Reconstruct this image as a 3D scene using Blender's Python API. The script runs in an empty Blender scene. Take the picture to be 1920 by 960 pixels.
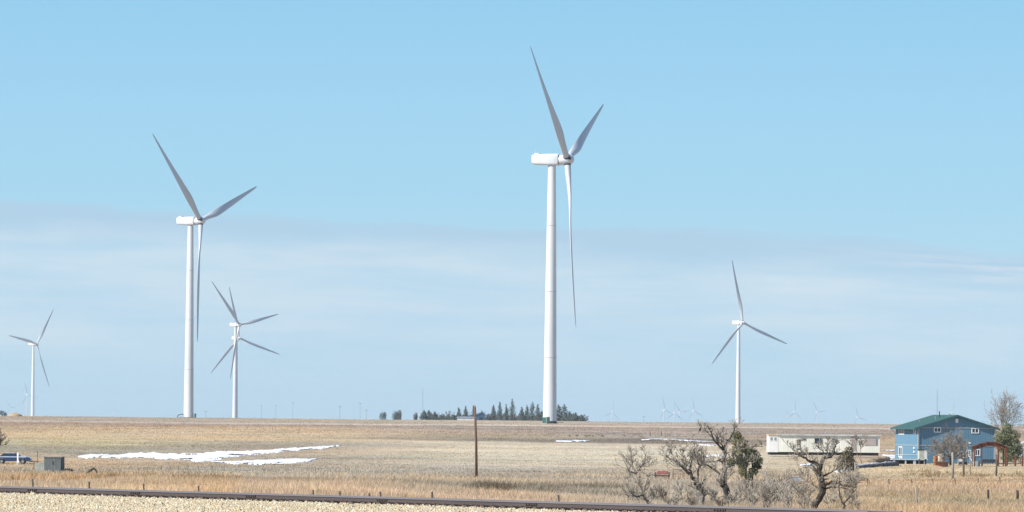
import bpy, bmesh, math, random
import numpy as np
from mathutils import Vector, Matrix

R = math.radians
C = bpy.context.scene.collection
SC = bpy.context.scene

# ------------------------------------------------------------------ camera, sky, sun, exposure
F = 10667.0                      # focal length in pixels of a 1920 px wide frame (200 mm on 36 mm)
PITCH, ROLL = R(1.665), R(0.53)
fwd = Vector((0, math.cos(PITCH), math.sin(PITCH)))
zp = Vector((0, -math.sin(PITCH), math.cos(PITCH)))
xp = Vector((1, 0, 0))
cr = xp * math.cos(ROLL) + zp * math.sin(ROLL)
cu = -xp * math.sin(ROLL) + zp * math.cos(ROLL)
cam = bpy.data.cameras.new('camera')
cam.lens = 200; cam.sensor_width = 36
cam.clip_start = 1; cam.clip_end = 120000
co = bpy.data.objects.new('camera', cam); C.objects.link(co)
co.matrix_world = Matrix(((cr.x, cu.x, -fwd.x, 0), (cr.y, cu.y, -fwd.y, 0), (cr.z, cu.z, -fwd.z, 0), (0, 0, 0, 1)))
SC.camera = co

SUN_EL, SUN_AZ = R(42), R(239)   # azimuth clockwise from +Y: behind the camera, to the left
sund = Vector((math.sin(SUN_AZ) * math.cos(SUN_EL), math.cos(SUN_AZ) * math.cos(SUN_EL), math.sin(SUN_EL)))
sl = bpy.data.lights.new('sun', 'SUN'); sl.energy = 5.0; sl.angle = R(0.53); sl.color = (1.0, 0.955, 0.89)
so = bpy.data.objects.new('sun', sl); C.objects.link(so)
so.rotation_euler = sund.to_track_quat('Z', 'Y').to_euler(); so.location = (-200, -200, 300)

SC.view_settings.view_transform = 'Standard'; SC.view_settings.look = 'None'
SC.view_settings.exposure = 0.62; SC.view_settings.gamma = 1; SC.view_settings.use_curve_mapping = False
SC.cycles.volume_bounces = 0

def s2l(c):
    return tuple(((v / 255 + 0.055) / 1.055) ** 2.4 if v > 10 else v / 255 / 12.92 for v in c)

w = bpy.data.worlds.new('World'); SC.world = w; w.use_nodes = True
nt = w.node_tree; nt.nodes.clear(); N = nt.nodes.new; L = nt.links.new
def math_n(op, a, b=None, c=None, clamp=False, tree=None):
    t = tree or nt
    n = t.nodes.new('ShaderNodeMath'); n.operation = op; n.use_clamp = clamp
    for i, v in enumerate((a, b, c)):
        if v is None: continue
        if isinstance(v, (int, float)): n.inputs[i].default_value = v
        else: t.links.new(v, n.inputs[i])
    return n.outputs[0]
def mix_n(fac, a, b, tree=None, mode='MIX'):
    t = tree or nt
    n = t.nodes.new('ShaderNodeMix'); n.data_type = 'RGBA'; n.blend_type = mode
    for s, v in ((n.inputs[0], fac), (n.inputs[6], a), (n.inputs[7], b)):
        if isinstance(v, (int, float)): s.default_value = v
        elif isinstance(v, tuple): s.default_value = tuple(v[:3]) + (1,)
        else: t.links.new(v, s)
    return n.outputs[2]
sky = N('ShaderNodeTexSky'); sky.sky_type = 'NISHITA'; sky.sun_disc = False
sky.sun_elevation = SUN_EL; sky.sun_rotation = SUN_AZ
sky.altitude = 1800; sky.air_density = 1.0; sky.dust_density = 0.3; sky.ozone_density = 2.5
tc = N('ShaderNodeTexCoord'); sx = N('ShaderNodeSeparateXYZ'); L(tc.outputs['Generated'], sx.inputs[0])
X, Y, Z = sx.outputs
az = math_n('DIVIDE', X, math_n('MAXIMUM', math_n('ABSOLUTE', Y), 0.05))     # tangent of azimuth
SKY_STRENGTH = 0.1
def skyc(rgb):   # a sky colour as seen in the picture -> radiance before the Background strength
    k = 1 / (SKY_STRENGTH * 2 ** 0.62)
    return tuple(v * k for v in s2l(rgb))
# clear air: a pale cyan that deepens with height, over the physical sky
ramp = N('ShaderNodeValToRGB'); el = ramp.color_ramp
L(math_n('MULTIPLY', Z, 8.0, clamp=True), ramp.inputs[0])
stops = [(0.0, (176, 212, 232)), (0.22, (172, 214, 236)), (0.32, (160, 211, 238)), (0.45, (154, 208, 239)), (0.60, (143, 202, 236)), (1.0, (110, 172, 222))]
while len(el.elements) < len(stops): el.elements.new(0.5)
for e, (p, c) in zip(el.elements, stops):
    e.position = p; e.color = tuple(s2l(c)) + (1,)
sc_n = N('ShaderNodeVectorMath'); sc_n.operation = 'SCALE'; L(ramp.outputs[0], sc_n.inputs[0]); sc_n.inputs['Scale'].default_value = 1 / (SKY_STRENGTH * 2 ** 0.62)
low = math_n('SUBTRACT', 1.0, math_n('MULTIPLY_ADD', Z, 4.0, -0.6, clamp=True), clamp=True)
base = mix_n(math_n('MULTIPLY', low, 0.92), sky.outputs[0], sc_n.outputs[0])
# a far bank of thin stratus low over the horizon
cv = N('ShaderNodeCombineXYZ'); L(math_n('MULTIPLY', az, 9.0), cv.inputs[0]); L(math_n('MULTIPLY', Z, 42.0), cv.inputs[1])
n1 = N('ShaderNodeTexNoise'); n1.inputs['Scale'].default_value = 3.0; n1.inputs['Detail'].default_value = 5; n1.inputs['Roughness'].default_value = .52; L(cv.outputs[0], n1.inputs['Vector'])
cv2 = N('ShaderNodeCombineXYZ'); L(math_n('MULTIPLY', az, 14.0), cv2.inputs[0]); L(math_n('MULTIPLY', Z, 160.0), cv2.inputs[1])
n2 = N('ShaderNodeTexNoise'); n2.inputs['Scale'].default_value = 1.5; n2.inputs['Detail'].default_value = 6; n2.inputs['Roughness'].default_value = .55; L(cv2.outputs[0], n2.inputs['Vector'])
edge = math_n('ADD', math_n('MULTIPLY_ADD', az, -0.036, 0.0352), math_n('MULTIPLY_ADD', n1.outputs[0], 0.008, -0.004))
edge = math_n('ADD', edge, math_n('MULTIPLY_ADD', n2.outputs[0], 0.003, -0.0015))
d = math_n('SUBTRACT', edge, Z)
top = math_n('MULTIPLY', d, 700.0, clamp=True)                       # inside the bank
deep = math_n('MULTIPLY', math_n('SUBTRACT', d, 0.003), 170.0, clamp=True)
fade = math_n('MULTIPLY', math_n('SUBTRACT', Z, 0.001), 60.0, clamp=True)
cl = mix_n(deep, skyc((178, 209, 232)), mix_n(math_n('MULTIPLY_ADD', n2.outputs[0], 1.2, math_n('MULTIPLY_ADD', n1.outputs[0], 2.6, -1.45), clamp=True), skyc((187, 218, 238)), skyc((212, 229, 240))))
amt = math_n('MULTIPLY', math_n('MULTIPLY', top, fade), math_n('MULTIPLY_ADD', n2.outputs[0], 0.9, 0.45, clamp=True))
cv3 = N('ShaderNodeCombineXYZ'); L(math_n('MULTIPLY', az, 40.0), cv3.inputs[0]); L(math_n('MULTIPLY', math_n('MULTIPLY_ADD', az, 0.05, Z), 700.0), cv3.inputs[1])
n3 = N('ShaderNodeTexNoise'); n3.inputs['Scale'].default_value = 1.0; n3.inputs['Detail'].default_value = 5; n3.inputs['Roughness'].default_value = .6; L(cv3.outputs[0], n3.inputs['Vector'])
band = math_n('SUBTRACT', 1.0, math_n('MULTIPLY', math_n('ABSOLUTE', math_n('SUBTRACT', d, 0.0035)), 260.0, clamp=True), clamp=True)
side = math_n('MULTIPLY_ADD', az, 22.0, -0.9, clamp=True)
wisp = math_n('MULTIPLY', math_n('MULTIPLY', band, side), math_n('MULTIPLY_ADD', n3.outputs[0], 5.0, -2.2, clamp=True))
streak = math_n('MULTIPLY', math_n('MULTIPLY_ADD', n3.outputs[0], 3.0, -1.45, clamp=True), math_n('MULTIPLY', deep, 0.45))
cl = mix_n(math_n('MAXIMUM', wisp, streak), cl, skyc((222, 231, 240)))
col = mix_n(amt, base, cl)
bg = N('ShaderNodeBackground'); bg.inputs[1].default_value = SKY_STRENGTH; L(col, bg.inputs[0])
wo = N('ShaderNodeOutputWorld'); L(bg.outputs[0], wo.inputs[0])

# ------------------------------------------------------------------ value noise and terrain
_rng = np.random.default_rng(5)
_lat = _rng.random((256, 256))
def vn(x, y):
    x = np.asarray(x, float); y = np.asarray(y, float)
    xi = np.floor(x).astype(int); yi = np.floor(y).astype(int)
    u = x - xi; v = y - yi; u = u * u * (3 - 2 * u); v = v * v * (3 - 2 * v)
    a = _lat[xi % 256, yi % 256]; b = _lat[(xi + 1) % 256, yi % 256]
    c = _lat[xi % 256, (yi + 1) % 256]; e = _lat[(xi + 1) % 256, (yi + 1) % 256]
    return (a * (1 - u) + b * u) * (1 - v) + (c * (1 - u) + e * u) * v - 0.5
def fbm(x, y, o=4):
    s = 0; a = 1
    for i in range(o):
        s = s + a * vn(x * 2 ** i + 17.3 * i, y * 2 ** i + 5.1 * i); a *= 0.5
    return s
KD = np.array([-400, 0, 235, 260, 300, 330, 420, 533, 700, 890, 1000, 1150, 1300, 1500, 1682, 1850, 2100, 3000, 5000, 7000, 12000, 40000.])
KR = np.array([-3.4, -3.4, -3.4, -4.4, -4.5, -4.5, -4.65, -5.7, -6.2, -6.05, -5.35, -4.2, -3.0, -1.35, -.45, .15, .1, -1.2, -2.2, -6, -37, -42])
KL = KR.copy(); KL[3:7] = (-3.5, -3.6, -3.75, -4.5)
dd = np.arange(-400, 40000, 5.0)
def smooth(k):
    z = np.interp(dd, KD, k); kern = np.hanning(15); kern /= kern.sum()
    zpad = np.pad(z, 7, mode='edge'); return np.convolve(zpad, kern, 'valid')
ZR, ZL = smooth(KR), smooth(KL)
RP = np.array((-22.0, 244.0)); RD = np.array((33.2, -45.0)); RD /= np.linalg.norm(RD)
RN = np.array((-RD[1], RD[0]))       # points to the far side of the track
RAILZ = -3.0
def rail_q(x, y): return (x - RP[0]) * RN[0] + (y - RP[1]) * RN[1]
def gz(x, y):
    x = np.asarray(x, float); y = np.asarray(y, float)
    t = np.clip((x / np.maximum(y, 60) * 260 + 6) / 14, 0, 1)
    z = np.interp(y, dd, ZL) * (1 - t) + np.interp(y, dd, ZR) * t
    q = rail_q(x, y)
    bump = 0.10 * vn(x / 23, y / 34) + 0.05 * vn(x / 9, y / 13) + 0.03 * vn(x / 3, y / 4)
    bump = bump * np.clip((q - 8) / 20, 0, 1) + np.clip((y - 1200) / 400, 0, 1) * 0.35 * vn(x / 110, y / 90)
    flat = np.where(np.abs(q) < 60, -3.3 + 0.03 * vn(x / 2, y / 2), -3.3)
    flat = flat - 0.0 * q
    s = np.clip((q - 3.2) / 7.0, 0, 1); s = s * s * (3 - 2 * s)
    z = np.where(q < 3.2, flat, flat * (1 - s) + (z + bump) * s)
    return z
def g(x, y): return float(gz(x, y))
def ray(px, py):
    v = fwd * F + cr * (px - 960) - cu * (py - 480); return v / v.y
def at(px, py, D): return ray(px, py) * D
_Ds = np.concatenate([np.arange(180, 900, 1.0), np.arange(900, 2600, 2.0)])
def hit(px, py):
    v = ray(px, py); zz = gz(v.x * _Ds, _Ds)
    i = np.argmax(v.z * _Ds <= zz)
    if not (v.z * _Ds <= zz).any(): i = np.argmin(np.abs(_Ds - 1850))
    D = float(_Ds[i]); p = v * D; p.z = g(p.x, p.y); return p
def on(px, D, dz=0.0):
    """point on the ground in column px (measured at the horizon) at depth D"""
    v = ray(px, 800); z = g(v.x * D, D)
    py = 480 + (F * 1.0) * 0 + 0
    # correct the column for the camera roll
    for _ in range(3):
        p = Vector((v.x * D, D, z)); c = p
        sxp = 960 + F * c.dot(cr) / c.dot(fwd)
        v.x += (px - sxp) / F
        z = g(v.x * D, D)
    return Vector((v.x * D, D, z + dz))
def pix(p):
    c = Vector(p); k = F / c.dot(fwd); return 960 + c.dot(cr) * k, 480 - c.dot(cu) * k

# ------------------------------------------------------------------ mesh helpers
class MB:
    def __init__(s): s.v = []; s.f = []
    def add(s, vs, fs):
        o = len(s.v); s.v += [tuple(v) for v in vs]; s.f += [tuple(i + o for i in f) for f in fs]; return s
    def box(s, c, sz, rz=0, M=None, taper=1.0):
        hx, hy, hz = sz[0] / 2, sz[1] / 2, sz[2] / 2; vs = []
        for k in (-1, 1):
            t = taper if k > 0 else 1
            for a, b in ((-1, -1), (1, -1), (1, 1), (-1, 1)): vs.append(Vector((a * hx * t, b * hy * t, k * hz)))
        m = Matrix.Rotation(rz, 3, 'Z')
        vs = [m @ v + Vector(c) for v in vs]
        if M: vs = [M @ v for v in vs]
        return s.add(vs, [(3, 2, 1, 0), (4, 5, 6, 7), (0, 1, 5, 4), (1, 2, 6, 5), (2, 3, 7, 6), (3, 0, 4, 7)])
    def tube(s, pts, rs, n=6, cap=True):
        pts = [Vector(p) for p in pts]
        if isinstance(rs, (int, float)): rs = [rs] * len(pts)
        o = len(s.v); prev = None
        for i, p in enumerate(pts):
            d = (pts[min(i + 1, len(pts) - 1)] - pts[max(i - 1, 0)])
            d = d.normalized() if d.length > 1e-9 else Vector((0, 0, 1))
            if prev is None:
                a = d.orthogonal().normalized()
            else:
                a = prev - d * prev.dot(d); a = a.normalized() if a.length > 1e-6 else d.orthogonal().normalized()
            prev = a; b = d.cross(a)
            for k in range(n):
                t = 2 * math.pi * k / n; s.v.append(tuple(p + (a * math.cos(t) + b * math.sin(t)) * rs[i]))
        for i in range(len(pts) - 1):
            for k in range(n):
                k2 = (k + 1) % n; s.f.append((o + i * n + k, o + i * n + k2, o + (i + 1) * n + k2, o + (i + 1) * n + k))
        if cap:
            s.f.append(tuple(o + k for k in reversed(range(n)))); s.f.append(tuple(o + (len(pts) - 1) * n + k for k in range(n)))
        return s
    def prism(s, poly, y0, y1, M=None):
        """polygon in XZ extruded along Y"""
        n = len(poly); vs = [Vector((x, y0, z)) for x, z in poly] + [Vector((x, y1, z)) for x, z in poly]
        if M: vs = [M @ v for v in vs]
        return s.add(vs, [tuple(range(n)), tuple(reversed(range(n, 2 * n)))] + [(i, i + n, (i + 1) % n + n, (i + 1) % n) for i in range(n)])
    def build(s, name, m, parent=None, smooth=False, bevel=0, loc=None):
        me = bpy.data.meshes.new(name); me.from_pydata(s.v, [], s.f); me.validate()
        bm = bmesh.new(); bm.from_mesh(me); bmesh.ops.recalc_face_normals(bm, faces=bm.faces)
        if bevel: bmesh.ops.bevel(bm, geom=bm.edges[:], offset=bevel, segments=2, affect='EDGES', profile=.6)
        bm.to_mesh(me); bm.free()
        if m: me.materials.append(m)
        if smooth:
            for p in me.polygons: p.use_smooth = True
        o = bpy.data.objects.new(name, me); C.objects.link(o)
        if parent: o.parent = parent
        if loc is not None: o.location = loc
        return o
def npmesh(name, V, Fc, n, m, col=None, parent=None):
    """fast mesh: V (k,3), Fc (f,n) ints, optional per-vertex colour"""
    me = bpy.data.meshes.new(name)
    me.vertices.add(len(V)); me.vertices.foreach_set('co', np.asarray(V, np.float32).ravel())
    me.loops.add(Fc.size); me.loops.foreach_set('vertex_index', Fc.astype(np.int32).ravel())
    me.polygons.add(len(Fc)); me.polygons.foreach_set('loop_start', np.arange(0, Fc.size, n, dtype=np.int32))
    me.update(calc_edges=True)
    if col is not None:
        a = me.color_attributes.new('field', 'FLOAT_COLOR', 'POINT')
        a.data.foreach_set('color', np.concatenate([col, np.ones((len(col), 1))], 1).astype(np.float32).ravel())
    me.materials.append(m)
    o = bpy.data.objects.new(name, me); C.objects.link(o)
    if parent: o.parent = parent
    return o
def tag(o, label=None, cat=None, group=None, kind=None):
    if label: o['label'] = label
    if cat: o['category'] = cat
    if group: o['group'] = group
    if kind: o['kind'] = kind
    return o
def thing(name, loc, label, cat, group=None, rz=0):
    o = bpy.data.objects.new(name, None); C.objects.link(o); o.location = loc; o.rotation_euler = (0, 0, rz)
    o.empty_display_size = .2
    return tag(o, label, cat, group)
def mat(name, col, rough=0.7, var=0.25, scale=2.0, bump=0.0, stretch=(1, 1, 1), metal=0.0, col2=None, detail=5, srgb=True, trans=0, coat=0, spec=None):
    m = bpy.data.materials.new(name); m.use_nodes = True; t = m.node_tree; b = t.nodes['Principled BSDF']
    c = s2l(col) if srgb else col
    c2 = (s2l(col2) if srgb else col2) if col2 else tuple(v * (1 - var) for v in c)
    tcn = t.nodes.new('ShaderNodeTexCoord'); mp = t.nodes.new('ShaderNodeMapping'); mp.inputs['Scale'].default_value = stretch
    t.links.new(tcn.outputs['Object'], mp.inputs[0])
    no = t.nodes.new('ShaderNodeTexNoise'); no.inputs['Scale'].default_value = scale; no.inputs['Detail'].default_value = detail; no.inputs['Roughness'].default_value = .6
    t.links.new(mp.outputs[0], no.inputs['Vector'])
    f = math_n('MULTIPLY_ADD', no.outputs[0], 2.2, -0.6, clamp=True, tree=t)
    t.links.new(mix_n(f, c2, c, tree=t), b.inputs['Base Color'])
    b.inputs['Roughness'].default_value = rough; b.inputs['Metallic'].default_value = metal
    if spec is not None: b.inputs['Specular IOR Level'].default_value = spec
    if coat: b.inputs['Coat Weight'].default_value = coat
    if bump:
        bn = t.nodes.new('ShaderNodeBump'); bn.inputs['Strength'].default_value = bump; bn.inputs['Distance'].default_value = .05
        t.links.new(no.outputs[0], bn.inputs['Height']); t.links.new(bn.outputs[0], b.inputs['Normal'])
    return m
def attr_mat(name, fine=1.6, lo=0.72, hi=1.22, bump=0.3, transl=0.0):
    m = bpy.data.materials.new(name); m.use_nodes = True; t = m.node_tree; b = t.nodes['Principled BSDF']
    a = t.nodes.new('ShaderNodeAttribute'); a.attribute_name = 'field'
    tcn = t.nodes.new('ShaderNodeTexCoord')
    no = t.nodes.new('ShaderNodeTexNoise'); no.inputs['Scale'].default_value = fine; no.inputs['Detail'].default_value = 6; no.inputs['Roughness'].default_value = .7
    t.links.new(tcn.outputs['Object'], no.inputs['Vector'])
    k = math_n('MULTIPLY_ADD', no.outputs[0], (hi - lo) * 1.6, lo - (hi - lo) * .3, tree=t)
    v = t.nodes.new('ShaderNodeVectorMath'); v.operation = 'SCALE'; t.links.new(a.outputs['Color'], v.inputs[0]); t.links.new(k, v.inputs['Scale'])
    t.links.new(v.outputs[0], b.inputs['Base Color']); b.inputs['Roughness'].default_value = .95; b.inputs['Specular IOR Level'].default_value = .15
    if bump:
        bn = t.nodes.new('ShaderNodeBump'); bn.inputs['Strength'].default_value = bump; bn.inputs['Distance'].default_value = .12
        t.links.new(no.outputs[0], bn.inputs['Height']); t.links.new(bn.outputs[0], b.inputs['Normal'])
    if transl:
        out = t.nodes['Material Output']; tr = t.nodes.new('ShaderNodeBsdfTranslucent'); t.links.new(v.outputs[0], tr.inputs[0])
        mx = t.nodes.new('ShaderNodeMixShader'); mx.inputs[0].default_value = transl
        t.links.new(b.outputs[0], mx.inputs[1]); t.links.new(tr.outputs[0], mx.inputs[2]); t.links.new(mx.outputs[0], out.inputs[0])
    return m

# ------------------------------------------------------------------ field colours (what grows where)
ALB = 0.74
def ye(px): return 790 + (px - 960) * math.tan(ROLL)
BANDS = {   # column: (pixels below eye level, display colour)
 150: [(0, (172, 156, 130)), (6, (176, 160, 134)), (8, (206, 190, 168)), (10, (176, 152, 126)), (14, (170, 146, 118)), (18, (196, 170, 130)), (34, (200, 176, 134)), (50, (194, 180, 134)), (56, (168, 158, 130)), (64, (152, 148, 126)), (70, (190, 170, 136)), (86, (196, 172, 134)), (94, (176, 162, 134)), (104, (176, 160, 132)), (112, (202, 176, 136)), (124, (202, 174, 134)), (150, (204, 184, 148))],
 520: [(0, (178, 162, 134)), (7, (180, 164, 136)), (9, (206, 192, 170)), (11, (164, 144, 122)), (16, (190, 166, 130)), (22, (202, 178, 138)), (40, (194, 174, 136)), (46, (166, 154, 128)), (56, (172, 158, 132)), (70, (176, 164, 138)), (86, (172, 162, 138)), (100, (182, 168, 140)), (112, (200, 182, 146)), (120, (184, 162, 126)), (134, (206, 178, 134)), (150, (204, 180, 140))],
 960: [(0, (178, 164, 138)), (5, (180, 166, 138)), (8, (208, 194, 170)), (9.5, (172, 156, 134)), (22, (168, 152, 130)), (28, (180, 166, 134)), (34, (140, 126, 104)), (37, (150, 136, 114)), (39, (202, 190, 160)), (52, (208, 198, 168)), (70, (204, 194, 164)), (84, (196, 184, 156)), (90, (178, 164, 138)), (106, (176, 162, 136)), (112, (202, 182, 142)), (122, (186, 168, 132)), (134, (180, 162, 128)), (146, (208, 180, 136)), (160, (206, 180, 138))],
 1250: [(0, (178, 164, 140)), (6, (178, 164, 140)), (8, (206, 192, 170)), (9.5, (168, 152, 132)), (22, (168, 152, 130)), (29, (174, 158, 132)), (32, (126, 114, 98)), (38, (130, 118, 100)), (41, (200, 186, 158)), (54, (206, 196, 166)), (76, (202, 192, 162)), (88, (182, 166, 136)), (100, (186, 170, 140)), (116, (190, 176, 146)), (150, (196, 176, 138))],
 1700: [(0, (176, 162, 138)), (5, (176, 162, 138)), (7.5, (206, 192, 170)), (9, (168, 150, 128)), (20, (164, 146, 122)), (34, (186, 162, 124)), (50, (178, 160, 130)), (66, (182, 164, 132)), (76, (200, 184, 148)), (92, (202, 182, 142)), (104, (192, 170, 134)), (114, (200, 176, 138)), (128, (200, 176, 140)), (142, (190, 170, 130)), (154, (206, 180, 138))]}
_cols = sorted(BANDS)
def field_rgb(px, p, xw, yw):
    p = np.maximum(p + 2.2 * fbm(xw / np.maximum(yw, 100) * 55, yw / np.maximum(yw, 100) * 9 + p / 14, 3) * np.clip(p / 20, .15, 2.0), 0)
    P = np.stack([np.stack([np.interp(p, [b[0] for b in BANDS[c]], [s2l(b[1])[k] for b in BANDS[c]]) for k in range(3)], -1) for c in _cols])
    idx = np.clip(np.interp(px, _cols, range(len(_cols))), 0, len(_cols) - 1.0001)
    i0 = idx.astype(int); t = (idx - i0)[..., None]; t = t * t * (3 - 2 * t)
    take = lambda i: np.take_along_axis(P, i[None, ..., None].repeat(3, -1), 0)[0]
    c = take(i0) * (1 - t) + take(i0 + 1) * t
    n = 1 + .2 * fbm(xw / 14, yw / 30, 4) + .12 * fbm(xw / 2.5 + 7, yw / 9, 3) + .16 * fbm(xw / 60 + 3, yw / 14, 3) + .22 * fbm(xw / 130, yw / 8, 3) * np.clip(1 - p / 120, 0, 1)
    lum = c.mean(-1, keepdims=True); kk = np.where((p > 106) & (px > 450) & (px < 1500), .22, .05)[..., None]; c = c * (1 - kk) + lum * kk
    n2 = fbm(xw / 30 + 50, yw / 50 + 9, 3)[..., None]
    c = c * n[..., None] * (1 + n2 * np.array((.10, .0, -.12)))
    return np.clip(c * ALB, 0.02, .62)
def proj_np(x, y, z):
    k = F / (y * fwd.y + z * fwd.z)
    px = 960 + (x * cr.x + y * cr.y + z * cr.z) * k; py = 480 - (x * cu.x + y * cu.y + z * cu.z) * k
    return px, py
def colour_at(x, y, z):
    yy = np.maximum(y, 60)
    p = -z / yy * F; px = 960 + x / yy * F
    c = field_rgb(np.clip(px, -900, 2900), p, x, y)
    q = rail_q(x, y)
    gravel = np.array(s2l((214, 200, 166))) * ALB
    gt = np.clip((q - 3.6) / 1.2 + .8 * vn(x / 1.3, y / 1.3), 0, 1)[..., None]
    gc = gravel * (1 + .3 * fbm(x / 1.5, y / 1.5, 3))[..., None]
    return gc * (1 - gt) + c * np.array((1.0, .985, 1.05)) * gt

# ------------------------------------------------------------------ ground
rows = np.unique(np.concatenate([np.arange(-300, 170, 25), np.arange(170, 330, 0.8), np.arange(330, 900, 2.2), np.arange(900, 2000, 5), np.geomspace(2000, 38000, 60)]))
u = np.linspace(-1, 1, 361); u = np.sign(u) * (np.abs(u) * .35 + .65 * np.abs(u) ** 4)
GX = u[None, :] * (60 + .28 * np.maximum(rows, 0))[:, None]; GY = np.repeat(rows[:, None], len(u), 1)
GZ = gz(GX, GY); nr, nc = GX.shape
idx = np.arange(nr * nc).reshape(nr, nc)
quads = np.stack([idx[:-1, :-1], idx[:-1, 1:], idx[1:, 1:], idx[1:, :-1]], -1).reshape(-1, 4)
gcol = colour_at(GX.ravel(), GY.ravel(), GZ.ravel())
M_ground = attr_mat('dry_field', fine=1.1, lo=.86, hi=1.12, bump=.35)
go = npmesh('ground', np.stack([GX, GY, GZ], -1).reshape(-1, 3), quads, 4, M_ground, gcol)
tag(go, 'flat tan winter field rising gently to a low ridge', None, None, 'structure')

# ------------------------------------------------------------------ snow left in the hollows
M_snow = mat('snow', (0.74, 0.77, 0.82), .7, .2, .5, .2, srgb=False, col2=(.6, .63, .68))
def snowgap(x, y): return fbm(x / 3.2, y / 11, 4) + .25 * fbm(x / 14, y / 30, 2)
def snow(poly, seed, cover=1.0):
    small = max(p[0] for p in poly) - min(p[0] for p in poly) < 160 and max(p[1] for p in poly) < 848
    poly = np.array(poly, float); xs = np.arange(poly[:, 0].min(), poly[:, 0].max() + .1, 1.5)
    tops, bots = [], []
    for x in xs:
        ys = []
        for i in range(len(poly)):
            (x0, y0), (x1, y1) = poly[i], poly[(i + 1) % len(poly)]
            if x0 != x1 and min(x0, x1) <= x <= max(x0, x1): ys.append(y0 + (y1 - y0) * (x - x0) / (x1 - x0))
        tops.append(min(ys)); bots.append(max(ys))
    tops = np.array(tops); bots = np.array(bots); h = bots - tops
    tops = tops + 2.2 * fbm(xs / 8 + seed, xs * 0 + seed, 4) * np.minimum(h / 3, 1); bots = bots + 2.6 * fbm(xs / 9 + seed * 3, xs * 0 + 9, 4) * np.minimum(h / 3, 1)
    K = 15; V = []
    for x, t, b in zip(xs, tops, bots):
        mid = (t + b) / 2; hh = max((b - t) / 2, .12)
        A = hit(x, min(mid + hh, b + 1)); Bp = hit(x, mid - hh)
        for k in range(K):
            s = k / (K - 1); P = A.lerp(Bp, s); P.z = g(P.x, P.y) + (0.16 * math.sin(math.pi * s) ** .5 if 0 < k < K - 1 else -.06)
            V.append(tuple(P))
    V = np.array(V); n = len(xs); id2 = np.arange(n * K).reshape(n, K)
    Q = np.stack([id2[:-1, :-1], id2[1:, :-1], id2[1:, 1:], id2[:-1, 1:]], -1).reshape(-1, 4)
    cx, cy = V[Q].mean(1)[:, 0], V[Q].mean(1)[:, 1]; row = (np.arange(len(Q)) % (K - 1)) / (K - 2)
    thr_ = .04 + .5 * np.sin(np.pi * np.clip(row, .02, .98)) ** .7
    Q = Q[snowgap(cx, cy) < thr_ - ((.2 + .5 * np.abs(fbm(cx / 9, cx * 0 + seed, 2))) if small else 0)]
    o = npmesh('snow_patch', V, Q, 4, M_snow)
    for p in o.data.polygons: p.use_smooth = True
    tag(o, None, None, None, 'structure'); return o
SNOW = [
 [(145,857),(170,851.5),(215,853),(250,850),(290,849),(335,851),(380,848),(430,846),(480,845),(530,841),(600,837),(640,836),(620,840),(560,845),(500,851),(440,857),(400,864),(370,867),(330,862),(300,861),(260,858.5),(210,859),(160,859)],
 [(395,867),(440,864.5),(480,863),(520,861),(560,860),(597,861),(570,866),(540,871),(500,873),(450,871),(420,869)],
 [(1042,827.6),(1060,826.6),(1080,826),(1106,827),(1090,828.2),(1060,828.6)],
 [(1203,825),(1222,823.2),(1260,823.8),(1300,827),(1348,829),(1348,830.6),(1300,828.4),(1260,825.4),(1230,824.6),(1212,825.6)],
 [(1310,834),(1330,833.5),(1348,834.5),(1330,836.5)],
 [(1318,856),(1335,853.5),(1362,853),(1350,857)],
 [(1500,873),(1518,870.5),(1540,873),(1520,876)],
 [(1560,884),(1575,881.5),(1590,884),(1575,886)],
 [(1652,845),(1668,843.5),(1690,844),(1690,846.5),(1665,847)],
 [(1655,854),(1668,851.5),(1690,852),(1690,858),(1672,859)],
]
for i, pl in enumerate(SNOW): snow(pl, i * 7.7)

# ------------------------------------------------------------------ dry grass, thousands of tufts: one object
M_grass = attr_mat('dry_grass', fine=.6, lo=.85, hi=1.15, bump=0, transl=.4)
def in_snow(px, py):
    m = np.zeros(px.shape, bool)
    for pl in SNOW:
        P = np.array(pl, float); inside = np.zeros(px.shape, bool)
        for i in range(len(P)):
            (x0, y0), (x1, y1) = P[i], P[(i + 1) % len(P)]
            if y0 == y1: continue
            c = ((y0 > py) != (y1 > py)) & (px < (x1 - x0) * (py - y0) / (y1 - y0) + x0); inside ^= c
        m |= inside
    return m
def tufts(name, X0, Y0, H, W, col, nb, mt, lean=.45, seed=1):
    r = np.random.default_rng(seed); n = len(X0); Z0 = gz(X0, Y0)
    rep = lambda a: np.repeat(a, nb, 0)
    x, y, z, h, wd = rep(X0), rep(Y0), rep(Z0), rep(H) * r.uniform(.55, 1.1, n * nb), rep(W)
    spread = wd * 2.2
    bx = x + r.normal(0, 1, n * nb) * spread; by = y + r.normal(0, 1, n * nb) * spread
    a = r.uniform(-.9, .9, n * nb); dx, dy = np.cos(a) * wd * .5, np.sin(a) * wd * .5
    lx = r.normal(0.12, 1, n * nb) * lean * h; ly = r.normal(0, 1, n * nb) * lean * h
    V = np.stack([np.stack([bx - dx, by - dy, z - .05], -1), np.stack([bx + dx, by + dy, z - .05], -1), np.stack([bx + lx, by + ly, z + h], -1)], 1)
    amp = rep(np.interp(Y0, [350, 600], [.14, .05]))[:, None]; c = rep(col) * (1 + amp * r.uniform(-1, 1, (n * nb, 1)))
    cc = np.repeat(c[:, None, :], 3, 1)
    return npmesh(name, V.reshape(-1, 3), np.arange(n * nb * 3).reshape(-1, 3), 3, mt, cc.reshape(-1, 3))
r = np.random.default_rng(11)
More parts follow.
